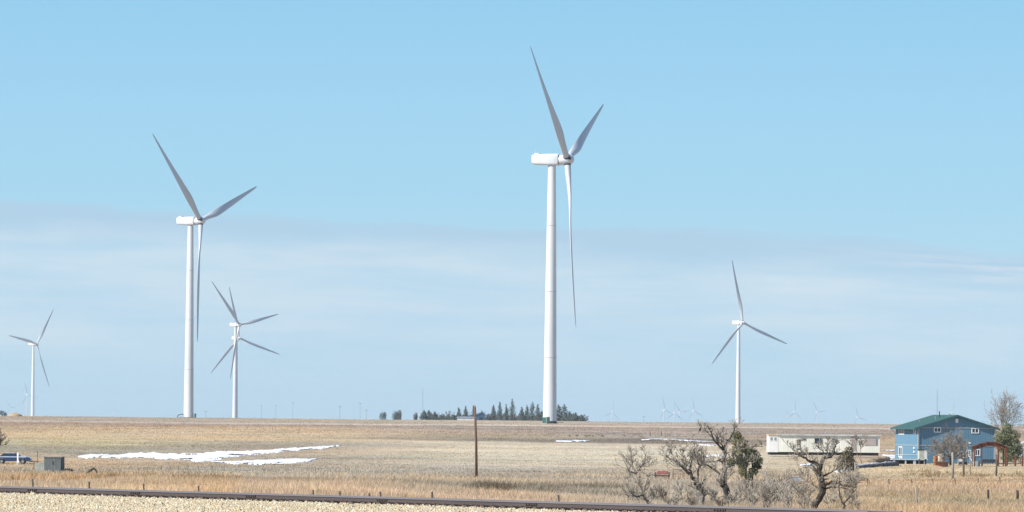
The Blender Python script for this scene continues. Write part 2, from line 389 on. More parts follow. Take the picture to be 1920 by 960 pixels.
# depth table: uniform in picture height, per column family
n = 195000
px = r.uniform(-400, 2320, n); Dv = np.empty(n)
tabD = np.arange(250, 1900, 1.5)
for i0 in range(-4, 30):
    lo, hi = -80 + i0 * 80, i0 * 80
    xm = ((lo + hi) / 2 - 960) / F * tabD
    pt = -gz(xm, tabD) / tabD * F
    vis = np.minimum.accumulate(pt + .0); wgt = np.clip(-np.diff(vis, prepend=vis[0]), 0, None) + 0.012
    wgt = wgt * (rail_q(xm, tabD) > 4.5)
    cum = np.cumsum(wgt); sel = (px >= lo) & (px < hi)
    Dv[sel] = np.interp(r.random(sel.sum()) * cum[-1], cum, tabD)
xw = (px - 960) / F * Dv; zw = gz(xw, Dv); q = rail_q(xw, Dv)
sxp, syp = proj_np(xw, Dv, zw)
keep = ((Dv < 480) | (r.random(n) < .45)) & (q > 4.2 + 1.2 * vn(xw, Dv)) & ~(in_snow(sxp, syp) & (snowgap(xw, Dv) < .3))
patch = fbm(xw / 9, Dv / 16, 3)
xw, Dv, patch, syp2, sxp2 = xw[keep], Dv[keep], patch[keep], syp[keep], sxp[keep]
pp = -gz(xw, Dv) / Dv * F
hgt = np.interp(pp, [0, 20, 40, 85, 108, 120, 150], [.22, .26, .14, .2, .38, .42, .4]) * (1 + 1.2 * patch)
hgt = hgt * np.interp(Dv, [420, 700], [1, .62])
hgt = np.where((sxp2 < 620) & (pp > 14) & (pp < 54), hgt * 1.3, hgt)
hgt = np.where((sxp2 > 1560) & (pp > 80), np.where(pp > 120, np.maximum(hgt, .34), np.minimum(hgt, .2)), hgt)
wid = np.clip(.05 * Dv / 300, .04, .22)
gc = colour_at(xw, Dv, gz(xw, Dv)) * (1.33 + .3 * patch)[:, None]
gc = gc * np.stack([1 + .08 * patch, 1 + 0 * patch, 1 - .1 * patch], -1)
o = tufts('dry_grass', xw, Dv, np.clip(hgt, .08, .8), wid, np.clip(gc, .03, .7), 5, M_grass, seed=3)
tag(o, 'dry tan prairie grass covering the fields', 'grass', None, 'stuff')
# darker rank weeds along the far side of the track and russet clumps
def scatter(n, px0, px1, D0, D1, seed, clump=6.0, thr=-.05):
    r = np.random.default_rng(seed); px = r.uniform(px0, px1, n); D = r.uniform(D0, D1, n); x = (px - 960) / F * D
    k = (fbm(x / clump + seed, D / clump, 3) > thr) & (rail_q(x, D) > 5.5); return x[k], D[k]
def weeds(name, specs, label, seed):
    XS, YS, HS, WS, CS = [], [], [], [], []
    for (n, a, b, c, e, sd, h, colr, thr) in specs:
        x, y = scatter(n, a, b, c, e, sd, thr=thr); rr = np.random.default_rng(sd)
        XS.append(x); YS.append(y); HS.append(h * rr.uniform(.6, 1.3, len(x))); WS.append(np.full(len(x), .075)); CS.append(np.tile(np.array(s2l(colr)) * ALB, (len(x), 1)))
    o = tufts(name, np.concatenate(XS), np.concatenate(YS), np.concatenate(HS), np.concatenate(WS), np.concatenate(CS), 8, M_grass, lean=.6, seed=seed)
    tag(o, label, 'weeds', None, 'stuff')
weeds('dry_weeds', [
    (1500, 880, 1200, 300, 380, 21,   .5, (158, 146, 124), .12), (600, 480, 900, 300, 360, 22, .4, (172, 152, 118), .1),
    (700, 1180, 1620, 300, 420, 23, .5, (176, 160, 130), .1), (700, 205, 480, 310, 345, 24, .6, (176, 142, 106), .15),
    (260, 1640, 1800, 330, 380, 25, .5, (186, 156, 118), .15), (800, 1600, 1960, 300, 345, 26, .35, (150, 148, 124), .0),
    (300, 900, 960, 290, 330, 27, .5, (120, 104, 84), .1), (500, -40, 220, 320, 360, 28, .5, (200, 164, 114), 0),
    (260, 1700, 1920, 660, 760, 29, .6, (176, 150, 112), .1), (160, 960, 1340, 1260, 1330, 30, .5, (140, 128, 104), .1)],
    'taller grey brown weeds growing beyond the rail', 5)

# ------------------------------------------------------------------ ballast stones
M_stone = attr_mat('ballast_stone', fine=6, lo=.85, hi=1.15, bump=0)
def stones():
    r = np.random.default_rng(8); n = 180000
    px = r.uniform(-260, 1900, n); D = 185 + 75 * r.random(n); x = (px - 960) / F * D; q = rail_q(x, D)
    p = 3.3 / D * F; py = 790 + (px - 960) * math.tan(ROLL) + p
    k = (q < 3.9) & (q > -60) & (py < 990); k &= ~((np.abs(q) < .12) | (np.abs(q - 1.5) < .12))
    x, D, q = x[k], D[k], q[k]; n = len(x); z = gz(x, D)
    s = r.uniform(.028, .06, n) * np.where(r.random(n) < .04, 1.5, 1)
    O = np.array([(1, 0, 0), (0, 1, 0), (-1, 0, 0), (0, -1, 0), (0, 0, 1.0), (0, 0, -1)])
    V = O[None] * s[:, None, None] * r.uniform(.6, 1.3, (n, 6, 3)) + r.normal(0, .2, (n, 6, 3)) * s[:, None, None]
    a = r.uniform(0, 6.28, n); ca, sa = np.cos(a)[:, None], np.sin(a)[:, None]
    V = np.stack([V[..., 0] * ca - V[..., 1] * sa, V[..., 0] * sa + V[..., 1] * ca, V[..., 2]], -1)
    V += np.stack([x, D, z + s * .3], -1)[:, None]
    Fc = np.array([(0, 1, 4), (1, 2, 4), (2, 3, 4), (3, 0, 4), (1, 0, 5), (2, 1, 5), (3, 2, 5), (0, 3, 5)])
    Fa = (np.arange(n)[:, None, None] * 6 + Fc[None]).reshape(-1, 3)
    pal = np.array([s2l(c) for c in ((226, 212, 180), (214, 198, 162), (236, 228, 204), (202, 188, 158), (216, 190, 150), (188, 176, 154), (228, 218, 190))]) * .64
    col = pal[r.integers(0, len(pal), n)] * r.uniform(.85, 1.15, (n, 1))
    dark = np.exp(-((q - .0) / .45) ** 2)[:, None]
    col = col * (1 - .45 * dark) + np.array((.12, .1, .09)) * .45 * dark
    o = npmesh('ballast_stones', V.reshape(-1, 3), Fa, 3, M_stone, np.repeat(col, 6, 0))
    tag(o, 'pale crushed stone ballast beside the rail', 'ballast', None, 'stuff')
stones()

# ------------------------------------------------------------------ railway track
M_rail = mat('rail_steel', (0.10, 0.08, 0.075), .55, .25, 1.0, .1, (.3, 3, 3), .3, srgb=False)
M_railtop = mat('rail_head_steel', (0.22, 0.205, 0.215), .45, .15, 1.0, 0, (.3, 3, 3), .4, srgb=False)
M_joint = mat('joint_iron', (0.06, 0.045, 0.04), .9, .4, 6, .3, srgb=False)
M_tie = mat('tie_wood', (0.13, 0.105, 0.085), .9, .5, 3, .5, srgb=False)
M_rust = mat('rust_iron', (0.13, 0.06, 0.045), .9, .5, 6, .3, srgb=False)
def raildir(): return Vector((RD[0], RD[1], 0))
tr = thing('railway_track', (RP[0], RP[1], RAILZ - .18), 'dark steel railway track running across pale ballast in the foreground', 'railway track', None, math.atan2(RD[1], RD[0]))
Lr = 62.0; x0r = -4.0
prof_low = [(-.075, 0), (.075, 0), (.075, .012), (.012, .032), (.011, .13), (-.011, .13), (-.012, .032), (-.075, .012)]
prof_head = [(-.03, .131), (.03, .131), (.037, .14), (.037, .172), (.028, .182), (-.028, .182), (-.037, .172), (-.037, .14)]
joint_px = [61, 254, 471, 717, 997, 1350]
def s_of_px(px):
    # distance along the near rail where it crosses picture column px
    best = None
    for i in range(0, 6200):
        s = -4 + i * .01; p = Vector((RP[0] + RD[0] * s, RP[1] + RD[1] * s, RAILZ)); q0 = pix(p)[0]
        if best is None or abs(q0 - px) < best[0]: best = (abs(q0 - px), s)
    return best[1]
for ri, yo in enumerate((0.0, 1.5)):
    m = MB()
    vs = []; n8 = len(prof_low)
    m.add([(x, yo + a, b) for x in (x0r, x0r + Lr) for a, b in prof_low], [tuple(range(n8)), tuple(range(n8, 2 * n8))] + [(i, (i + 1) % n8, (i + 1) % n8 + n8, i + n8) for i in range(n8)])
    rail = m.build('rail', M_rail, tr)
    m = MB()
    m.add([(x, yo + a, b) for x in (x0r, x0r + Lr) for a, b in prof_head], [tuple(range(n8)), tuple(range(n8, 2 * n8))] + [(i, (i + 1) % n8, (i + 1) % n8 + n8, i + n8) for i in range(n8)])
    m.build('rail_head', M_railtop, rail)
    for jp in joint_px:
        s = s_of_px(jp) + (0 if ri == 0 else 3.2)
        j = MB()
        for sd in (-1, 1):
            j.box((s, yo + sd * .03, .08), (.7, .035, .075))
            for k in range(4): j.box((s - .26 + k * .17, yo + sd * .06, .08), (.05, .05, .05))
        j.build('joint_bar', M_joint, rail)
rr = random.Random(4)
for k in range(98):
    s = x0r + .4 + k * .62
    t = MB().box((s, .75 + rr.uniform(-.08, .08), -.095), (.22, 2.5, .17), rr.uniform(-.03, .03)); 
    tie = t.build('tie', M_tie, tr)
    for yo in (0, 1.5):
        MB().box((s, yo, .003), (.18, .34, .02)).build('tie_plate', M_rust, tie)

# ------------------------------------------------------------------ wind turbines
M_white = mat('turbine_paint', (0.62, 0.64, 0.655), .38, .05, .35, 0, (1, 1, .15), srgb=False, coat=.2, col2=(.52, .535, .54))
M_blade = mat('blade_paint', (0.50, 0.525, 0.56), .4, .05, .12, srgb=False)
M_seam = mat('seam_grey', (0.42, 0.44, 0.46), .5, .1, 1, srgb=False)
M_dark = mat('dark_fitting', (0.03, 0.035, 0.045), .6, .2, 2, srgb=False)
M_conc = mat('concrete', (0.42, 0.40, 0.37), .9, .15, 2, .2, srgb=False)
M_green = mat('transformer_green', (0.03, 0.10, 0.085), .5, .15, 2, srgb=False)
M_green2 = mat('transformer_pale_green', (0.22, 0.32, 0.27), .5, .15, 2, srgb=False)
def blade_mesh(pitch=18.0):
    Lb = 50.0; st = [0, .6, 1.6, 3, 5, 7.5, 10, 13, 17, 22, 27, 32, 37, 42, 46, 48.5, 49.6, 50]
    ch = [1.85, 1.85, 1.85, 1.9, 2.1, 2.45, 2.85, 3.05, 2.95, 2.75, 2.45, 2.1, 1.72, 1.36, 1.05, .75, .4, .12]
    th = [1, 1, 1, .95, .78, .55, .4, .28, .25, .22, .2, .19, .18, .18, .18, .18, .18, .18]
    tw = [14, 14, 14, 14, 14, 12, 10, 5, -2, -8, -12, -14, -16, -18, -19, -20, -20, -20]
    V = []; K = 16
    for s, c, t, a in zip(st, ch, th, tw):
        rnd = max(0, min(1, (t - .33) / .67))
        for k in range(K):
            an = 2 * math.pi * k / K
            xc = math.cos(an); yc = math.sin(an)
            xe = xc * .5 * c; yt = yc * .5 * c * t
            # airfoil: thicker at leading edge, sharp trailing edge
            xa = (xc * .5 + .18) * c; ya = yc * .5 * t * c * (0.35 + .65 * (.5 + .5 * xc)) * 1.15
            x = xe * rnd + xa * (1 - rnd); y = yt * rnd + ya * (1 - rnd)
            x = x if rnd > .99 else x - 0.0
            be = R(a + pitch)
            # chord lies in the rotor plane (local y), turned towards the axis (local x)
            V.append((math.sin(be) * x + math.cos(be) * y + .0002 * s * s, math.cos(be) * x - math.sin(be) * y, s))
    F_ = []
    for i in range(len(st) - 1):
        for k in range(K): F_.append((i * K + k, i * K + (k + 1) % K, (i + 1) * K + (k + 1) % K, (i + 1) * K + k))
    F_.append(tuple(range(K))); F_.append(tuple((len(st) - 1) * K + k for k in range(K)))
    m = MB(); m.add(V, F_); return m
def nacelle_mesh():
    m = MB(); secs = [(-6.1, .9, .95, .1), (-5.9, 1.35, 1.3, .05), (-5.0, 1.6, 1.55, .05), (-1, 1.75, 1.7, .02), (1.9, 1.75, 1.75, 0), (2.15, 1.6, 1.6, 0)]
    K = 20; V = []
    for x, hw, hh, zo in secs:
        for k in range(K):
            a = 2 * math.pi * (k + .5) / K; c, s = math.cos(a), math.sin(a); e = .32
            V.append((x, math.copysign(abs(c) ** e, c) * hw, math.copysign(abs(s) ** e, s) * hh + zo - .05))
    Fs = [(i * K + k, i * K + (k + 1) % K, (i + 1) * K + (k + 1) % K, (i + 1) * K + k) for i in range(len(secs) - 1) for k in range(K)]
    Fs += [tuple(range(K)), tuple((len(secs) - 1) * K + k for k in range(K))]
    m.add(V, Fs); return m
def hub_mesh():
    m = MB(); prof = [(-2.45, 1.25), (-2.4, 1.5), (-1.2, 1.62), (.4, 1.58), (1.2, 1.35), (1.7, .95), (1.95, .45), (2.0, .02)]
    K = 24; V = [(x, r_ * math.cos(2 * math.pi * k / K), r_ * math.sin(2 * math.pi * k / K)) for x, r_ in prof for k in range(K)]
    Fs = [(i * K + k, i * K + (k + 1) % K, (i + 1) * K + (k + 1) % K, (i + 1) * K + k) for i in range(len(prof) - 1) for k in range(K)]
    Fs += [tuple(range(K)), tuple((len(prof) - 1) * K + k for k in range(K))]
    m.add(V, Fs); return m
_proto = {}
def shared(key, name, fn, m, parent, smooth=True):
    if key not in _proto:
        o = fn().build(name, m, parent, smooth); _proto[key] = o.data
        # keep hard edges where the shape turns sharply
        try:
            o.data.set_sharp_from_angle(angle=R(42))
        except Exception: pass
        return o
    o = bpy.data.objects.new(name, _proto[key]); C.objects.link(o); o.parent = parent; return o
def turbine(hx, hy, Lpx, yaw, theta, label, tilt=4.4, far=False, Hfix=None, bottom=2.05):
    D = F * 50.0 / Lpx; hub = at(hx, hy, D); phi = R(yaw)
    ax = Vector((math.cos(phi), -math.sin(phi), 0)); b = hub - ax * 4.7
    gzv = g(b.x, b.y); H = hub.z - gzv - 4.7 * math.tan(R(tilt)) * 0
    if Hfix: H = Hfix
    base = Vector((b.x, b.y, hub.z - H))
    t = thing('wind_turbine', base, label, 'wind turbine', 'white wind turbines on the plain' if not far else 'far wind turbines fading in the haze', -phi)
    m = MB(); zs = [0, .3, H * .25, H * .5, H * .75, H - 1.75]; rs = [bottom, bottom, bottom * .9, bottom * .8, bottom * .69, 1.15]
    m.tube([(0, 0, z) for z in zs], rs, 32)
    tow = m.build('tower', M_white, t, True)
    try: tow.data.set_sharp_from_angle(angle=R(42))
    except Exception: pass
    if not far:
        for fz in (.25, .5, .75):
            i = zs.index(H * fz) ; MB().tube([(0, 0, H * fz - .12), (0, 0, H * fz + .12)], rs[i] + .012, 32).build('flange', M_seam, tow, True)
        MB().tube([(0, 0, -.5), (0, 0, .12)], bottom + .5, 32).build('foundation', M_conc, tow)
        MB().tube([(0, 0, .12), (0, 0, .75)], bottom + .05, 32).build('base_ring', M_dark, tow)
    na = shared('nac', 'nacelle', nacelle_mesh, M_white, t); na.location = (0, 0, H)
    if not far:
        v = MB(); v.box((-4.6, 0, H + 1.75), (1.5, 1.8, .28)); v.tube([(-5.2, .5, H + 1.6), (-5.2, .5, H + 3.0)], .045, 5); v.tube([(-5.2, .1, H + 2.8), (-5.2, .9, H + 2.8)], .04, 5)
        v.build('wind_vane', M_white, t)
        MB().tube([(2.1, 0, H), (2.5, 0, H)], 1.2, 20).build('main_bearing', M_dark, t)
    Mh = Matrix.Translation((4.7, 0, H)) @ Matrix.Rotation(R(-tilt), 4, 'Y')
    hb = shared('hub', 'hub', hub_mesh, M_white, t); hb.matrix_local = Mh
    if not far:
        h = MB()
        h.tube([(.75, -1.1, .15), (1.2, -1.55, .2)], .4, 12)
        c = h.build('hub_hatch', M_dark, hb)
    for k in range(3):
        th = R(theta + 120 * k)
        if not far:
            cl = MB(); cl.tube([(0, 0, 1.25), (0, 0, 1.72)], 1.03, 20); cl = cl.build('blade_collar', M_dark, hb, True); cl.matrix_local = Matrix.Rotation(-th, 4, 'X')
        bl = shared('blade', 'blade', blade_mesh, M_blade, t)
        bl.matrix_local = Mh @ Matrix.Rotation(-th, 4, 'X') @ Matrix.Translation((0, 0, .9)) @ Matrix.Rotation(R(.5), 4, 'Y') @ Matrix.Diagonal((1, 1, .995, 1))
    return t, base, H, D
T1 = turbine(1064, 299, 317, 14.6, -52.2, 'largest and nearest white wind turbine, with a green box at its foot')
T2 = turbine(376.5, 414, 231, 25.8, -48.4, 'second largest white wind turbine, standing left of the centre on the ridge')
T3 = turbine(449, 609, 107, 41, -42, 'slim white turbine just right of the second largest, front one of an overlapping pair')
T4 = turbine(449, 634, 97.5, 49, -12.7, 'turbine standing behind the tower of another one, its hub slightly lower')
T5 = turbine(1393, 605, 119, 47, -11.5, 'lone white turbine right of the largest one, its blades making an even Y')
T6 = turbine(69, 645, 86, 33, 39.4, 'small white turbine at the left edge of the picture, standing before a paler one')
far_t = [
 (1247, 769, 27, 40, -14, 'leftmost of the four pale far turbines clustered right of the grove'),
 (1265, 775, 26, 50, 2, 'second from left of the four pale far turbines clustered together'),
 (1276, 773, 23, 45, -38, 'third from left of the four pale far turbines clustered together'),
 (1302, 771, 26, 42, -8, 'rightmost of the four pale far turbines clustered together'),
 (1149, 773, 23, 45, 10, 'pale far turbine alone between the grove and the far cluster'),
 (1478, 779, 18, 40, -38, 'lower left one of two pale far turbines left of the mobile home middle'),
 (1491, 773, 24, 40, 4, 'taller right one of two pale far turbines above the mobile home left end'),
 (1533, 772, 23, 45, -32, 'pale far turbine above the middle of the mobile home roof'),
 (1609, 782, 23, 45, -16, 'pale far turbine above the right end of the mobile home'),
 (1787, 774, 23, 45, 12, 'pale far turbine showing just over the blue house roof'),
 (52, 740, 27, 40, -18, 'pale far turbine just left of the small turbine tower at the left edge'),
 (18, 764, 18, 40, -28, 'faintest far turbine, low on the horizon at the left border'),
 (213, 766, 17, 50, 0, 'faint far turbine on the horizon between the left edge and second largest turbine')]
for a in far_t: turbine(*a, far=True, Hfix=80)
def base_kit(T, k=1):
    t, base, H, D = T
    return t, base, D
# transformer cabinet at the foot of the nearest turbine
p = at(1024, 795, T1[3] - 4.5); p.z = g(p.x, p.y)
tc_ = thing('transformer_cabinet', p, 'dark green transformer box at the foot of the nearest turbine', 'transformer', None, R(-35))
MB().box((0, 0, 1.0), (1.5, 1.7, 1.9)).build('cabinet', M_green2, tc_, bevel=.03)
MB().box((-.1, -.87, .95), (1.25, .05, 1.6)).build('cooling_fins', M_green, tc_)
MB().box((-.77, -.05, .95), (.05, 1.3, 1.6)).build('door', M_green, tc_)
MB().box((0, 0, .02), (2.3, 2.4, .12)).build('pad', M_conc, tc_)
p = at(1051, 794.5, T1[3] + .5); p.z = g(p.x, p.y)
st_ = thing('steel_stairs', p, 'small dark steel step unit right of the nearest turbine base', 'steps')
m = MB(); m.box((0, 0, .4), (1.6, 1.2, .1))
for k in range(3): m.box((-.95 - k * .25, 0, .3 - k * .11), (.25, 1.0, .05))
m.build('step_plates', M_dark, st_)
m = MB()
for x_ in (-.75, .75):
    for y_ in (-.55, .55): m.tube([(x_, y_, -.1), (x_, y_, .4)], .05, 6)
m.build('leg_frame', M_dark, st_)
# collar railing and stair of the second turbine
b2 = T2[1]
for sgn, nm, lb in ((-1, 'access_stairs', 'curved steel stair on the left of the second largest turbine base'), (1, 'cabinet_box', 'dark narrow cabinet on the right of the second largest turbine base')):
    if sgn < 0:
        s_ = thing(nm, (b2.x - 3.6, b2.y - 1.5, g(b2.x - 3.6, b2.y - 1.5)), lb, 'stairs')
        m = MB(); m.tube([(-1.0, 0, 0), (-.8, 0, 1.0), (-.2, 0, 1.75), (.7, 0, 1.9), (1.7, 0, 1.9)], .14, 6); m.tube([(-1.0, .9, 0), (-.8, .9, 1.0), (-.2, .9, 1.75), (.7, .9, 1.9), (1.7, .9, 1.9)], .14, 6)
        m.build('handrail', M_dark, s_)
        m = MB()
        for k in range(6): m.box((-.9 + k * .3, .45, .15 + k * .16), (.3, .9, .06))
        m.build('treads', M_dark, s_)
    else:
        s_ = thing(nm, (b2.x + 2.75, b2.y - .8, g(b2.x + 2.75, b2.y - .8)), lb, 'cabinet')
        MB().box((0, 0, 1.1), (.75, .8, 2.3)).build('cabinet', M_dark, s_, bevel=.03)
        MB().box((0, -.42, 1.1), (.6, .04, 2.0)).build('door', M_green, s_)

# ------------------------------------------------------------------ trees
M_bark = mat('dark_bark', (0.055, 0.045, 0.038), .95, .5, 4, .6, srgb=False)
M_twig = mat('pale_twigs', (0.36, 0.325, 0.27), .9, .45, 1.2, srgb=False)
M_twig2 = mat('brown_twigs', (0.22, 0.185, 0.15), .9, .4, 1.2, srgb=False)
M_limb = mat('grey_limbs', (0.26, 0.24, 0.21), .9, .6, 1.6, .4, srgb=False)
class Tree:
    def __init__(s, rng): s.tr = MB(); s.li = MB(); s.tw = MB(); s.r = rng
def rvec(r): return Vector((r.gauss(0, 1), r.gauss(0, 1), r.gauss(0, 1)))
def grow(T, p, d, L_, rad, lev, tmin=.012, up=.12, wig=.22, nk=(3, 5), spread=.75, maxlev=4):
    r = T.r; n = 4 if L_ > .5 else 3; pts = [p]; dd_ = d.normalized()
    for i in range(n):
        dd_ = (dd_ + rvec(r) * wig * .5 + Vector((0, 0, up))).normalized(); pts.append(pts[-1] + dd_ * L_ / n)
    rs = [max(rad * (1 - .55 * i / n), tmin) for i in range(n + 1)]
    (T.tr if lev == 0 else T.li if lev == 1 else T.tw).tube(pts, rs, 6 if lev < 2 else 3, lev < 2)
    if lev >= maxlev: return
    for k in range(r.randint(*nk)):
        t = r.uniform(.3, 1.0); i = min(int(t * n), n - 1); q = pts[i].lerp(pts[i + 1], t * n - i)
        side = rvec(r); side -= dd_ * side.dot(dd_); side.normalize()
        nd = (dd_ + side * spread * r.uniform(.6, 1.4)).normalized()
        grow(T, q, nd, L_ * r.uniform(.45, .75), max(rad * .45, tmin), lev + 1, tmin, up, wig, nk, spread, maxlev)
def finish(T, root, tm=M_bark, lm=M_limb, wm=M_twig):
    tr_ = T.tr.build('trunk', tm, root)
    if T.li.v: T.li.build('branches', lm, root)
    if T.tw.v: T.tw.build('twigs', wm, root)
def traced(name, D, base_px, limbs, label, seed, twigs=10, tmin=.012, tl=.62, group='bare trees behind the rail', maxlev=4):
    """limbs: list of (radius0, radius1, dark, [(px,py)...]); each limb wanders in depth by a metre or so"""
    r = random.Random(seed); b = on(base_px, D); root = thing(name, b, label, 'tree', group)
    T = Tree(r); off = {}  # picture column and row -> depth step of each limb joint
    for r0, r1, dark, pts in limbs:
        k0 = min(off, key=lambda k: (k[0] - pts[0][0]) ** 2 + (k[1] - pts[0][1]) ** 2) if off else None
        y = off[k0] if k0 and (k0[0] - pts[0][0]) ** 2 + (k0[1] - pts[0][1]) ** 2 < 200 else 0
        sl_ = r.uniform(-.5, .5) if off else .0; W = []
        for i, (a, c) in enumerate(pts):
            if i: y += sl_ * math.hypot(a - pts[i - 1][0], c - pts[i - 1][1]) / F * D + r.uniform(-.04, .04)
            off[(a, c)] = y; W.append(at(a, c, D + y) - b)
        # subdivide with a little wander
        P2 = []
        for i in range(len(W) - 1):
            for k in range(3):
                P2.append(W[i].lerp(W[i + 1], k / 3) + (rvec(r) * r0 * .2 if (i or k) else Vector((0, 0, 0))))
        P2.append(W[-1]); n_ = len(P2)
        rs = [.76 * (r0 + (r1 * (.55 if r0 < .2 else 1) - r0) * i / (n_ - 1)) for i in range(n_)]
        (T.tr if dark else T.li if r0 > .09 else T.tw).tube(P2, rs, 8)
        T.last = P2
        ln = sum((P2[i + 1] - P2[i]).length for i in range(n_ - 1))
        for k in range(int(twigs * ln)):
            t = r.uniform(.15, 1) ** .7; i = min(int(t * (n_ - 1)), n_ - 2); q = P2[i]; dr = (P2[i + 1] - P2[i]).normalized()
            if q.z < 1.0 and dark and r0 > .15: continue
            side = rvec(r); nd = (dr * .5 + side.normalized() * .8 + Vector((0, 0, .35))).normalized()
            grow(T, q, nd, tl * r.uniform(.4, 1.15) * (.58 if q.z > 3.2 else .8 if q.z > 2.6 else 1), max(tmin * 1.6, rs[i] * .35), maxlev - 3, tmin * .75, .12, .3, (2, 3), .7, maxlev)
    finish(T, root); return root
DT = 292
traced('bare_tree', DT, 1367, [
 (.24, .2, 1, [(1367, 962), (1364, 935), (1360, 912), (1356, 903)]),
 (.10, .05, 1, [(1356, 905), (1350, 892), (1338, 879), (1320, 871), (1309, 863), (1303, 852)]),
 (.15, .10, 0, [(1356, 905), (1360, 885), (1357, 865), (1360, 848), (1356, 842)]),
 (.08, .04, 1, [(1356, 844), (1346, 834), (1338, 824), (1334, 812), (1330, 803)]),
 (.07, .03, 1, [(1356, 842), (1352, 832), (1345, 827), (1342, 818)]),
 (.10, .035, 1, [(1356, 843), (1362, 830), (1370, 821), (1375, 809), (1379, 800)]),
 (.05, .025, 0, [(1352, 830), (1355, 815), (1356, 802)]),
 (.05, .03, 0, [(1360, 850), (1375, 845), (1398, 841), (1420, 836), (1430, 838)]),
 (.05, .02, 0, [(1358, 880), (1372, 872), (1386, 868), (1400, 872)]),
 (.04, .02, 0, [(1340, 824), (1330, 815), (1322, 806), (1314, 801), (1308, 800)]),
 (.05, .02, 1, [(1357, 866), (1345, 864), (1332, 866), (1326, 863)])],
 'largest bare tree behind the rail, dark trunk parting into two crowns, green juniper behind', 1, twigs=9)
traced('bare_tree', 288, 1319, [
 (.20, .17, 0, [(1320, 962), (1317, 940), (1312, 922), (1309, 910)]),
 (.18, .10, 1, [(1311, 915), (1303, 901), (1294, 891), (1283, 879), (1274, 871)]),
 (.08, .03, 0, [(1274, 871), (1264, 864), (1254, 859), (1248, 852)]),
 (.06, .03, 0, [(1270, 868), (1262, 855), (1256, 843), (1252, 832)]),
 (.10, .03, 1, [(1296, 892), (1294, 880), (1297, 866), (1294, 856)]),
 (.08, .03, 1, [(1306, 903), (1309, 890), (1311, 872), (1306, 856), (1303, 846)]),
 (.06, .03, 0, [(1311, 878), (1317, 866), (1322, 856)]),
 (.05, .02, 0, [(1285, 880), (1281, 862), (1280, 848), (1282, 838)])],
 'bare tree leaning left behind the rail, black crotch low in its crown', 2, twigs=9)
traced('bare_tree', 282, 1219, [
 (.15, .10, 1, [(1220, 960), (1214, 940), (1206, 929)]),
 (.07, .03, 1, [(1206, 929), (1196, 931), (1188, 929), (1180, 920), (1176, 912)]),
 (.06, .04, 0, [(1206, 929), (1203, 916), (1197, 905), (1193, 893), (1191, 886)]),
 (.05, .02, 0, [(1206, 927), (1210, 914), (1213, 902)]),
 (.055, .02, 1, [(1191, 887), (1180, 884), (1175, 874), (1173, 862)]),
 (.045, .02, 0, [(1191, 886), (1186, 873), (1184, 862)]),
 (.05, .02, 0, [(1192, 885), (1198, 879), (1206, 872), (1212, 862)])],
 'smallest bare tree at the left end of the brush behind the rail', 3, twigs=10)
traced('bare_tree', 286, 1529, [
 (.24, .17, 1, [(1528, 964), (1533, 940), (1541, 922), (1540, 903), (1537, 888), (1538, 872)]),
 (.13, .03, 1, [(1538, 874), (1527, 868), (1514, 862), (1504, 857), (1496, 850)]),
 (.13, .05, 1, [(1538, 873), (1545, 859), (1557, 856), (1562, 850), (1566, 838), (1569, 828)]),
 (.05, .02, 1, [(1547, 858), (1543, 846), (1538, 838)]),
 (.07, .03, 1, [(1541, 894), (1554, 888), (1566, 881), (1574, 880)]),
 (.12, .05, 1, [(1541, 917), (1550, 906), (1562, 905), (1578, 909), (1592, 912), (1605, 908)]),
 (.08, .03, 1, [(1543, 916), (1558, 913), (1575, 914), (1590, 915)]),
 (.05, .02, 0, [(1538, 918), (1526, 910), (1513, 901), (1505, 888), (1497, 880)]),
 (.05, .02, 0, [(1499, 856), (1490, 845), (1478, 836)]),
 (.04, .015, 0, [(1554, 856), (1550, 842), (1552, 828)])],
 'gnarled bare tree with a dark trunk in front of the mobile home', 4, twigs=8)
traced('bare_tree', 284, 1584, [
 (.11, .08, 1, [(1586, 962), (1583, 948), (1578, 938)]),
 (.06, .03, 1, [(1578, 938), (1574, 925), (1572, 912), (1576, 902)]),
 (.06, .025, 1, [(1582, 944), (1590, 935), (1597, 926), (1601, 915), (1606, 905)])],
 'slender forked bare sapling right of the gnarled tree', 5, twigs=9)
def auto_tree(name, loc, h, label, seed, spread=.6, tmin=.02, stems=1, rad=None, up=.1, nk=(3, 5), maxlev=4, mats=(M_bark, M_limb, M_twig), group=None, trunk=.35, cat='tree'):
    r = random.Random(seed); root = thing(name, loc, label, cat, group); T = Tree(r)
    for s in range(stems):
        d0 = Vector((r.gauss(0, .18), r.gauss(0, .18), 1)).normalized() if stems == 1 else Vector((r.gauss(0, .42), r.gauss(0, .42), 1)).normalized()
        top = d0 * h * trunk; rd = rad or h * .03
        T.tr.tube([Vector((0, 0, -.2)) + Vector((r.uniform(-.1, .1) * stems * .4, r.uniform(-.1, .1) * stems * .4, 0)), top * .5 + rvec(r) * .03 * h * .3, top], [rd, rd * .85, rd * .7], 7)
        for k in range(r.randint(4, 6) if stems == 1 else 2):
            side = rvec(r); side.z = 0; side.normalize()
            grow(T, top * r.uniform(.75, 1), (Vector((0, 0, 1)) + side * spread * r.uniform(.3, 1.3)).normalized(), h * (1 - trunk) * r.uniform(.42, .62), rd * .5, 1, tmin, up, .25, nk, .6, maxlev)
    finish(T, root, *mats); return root
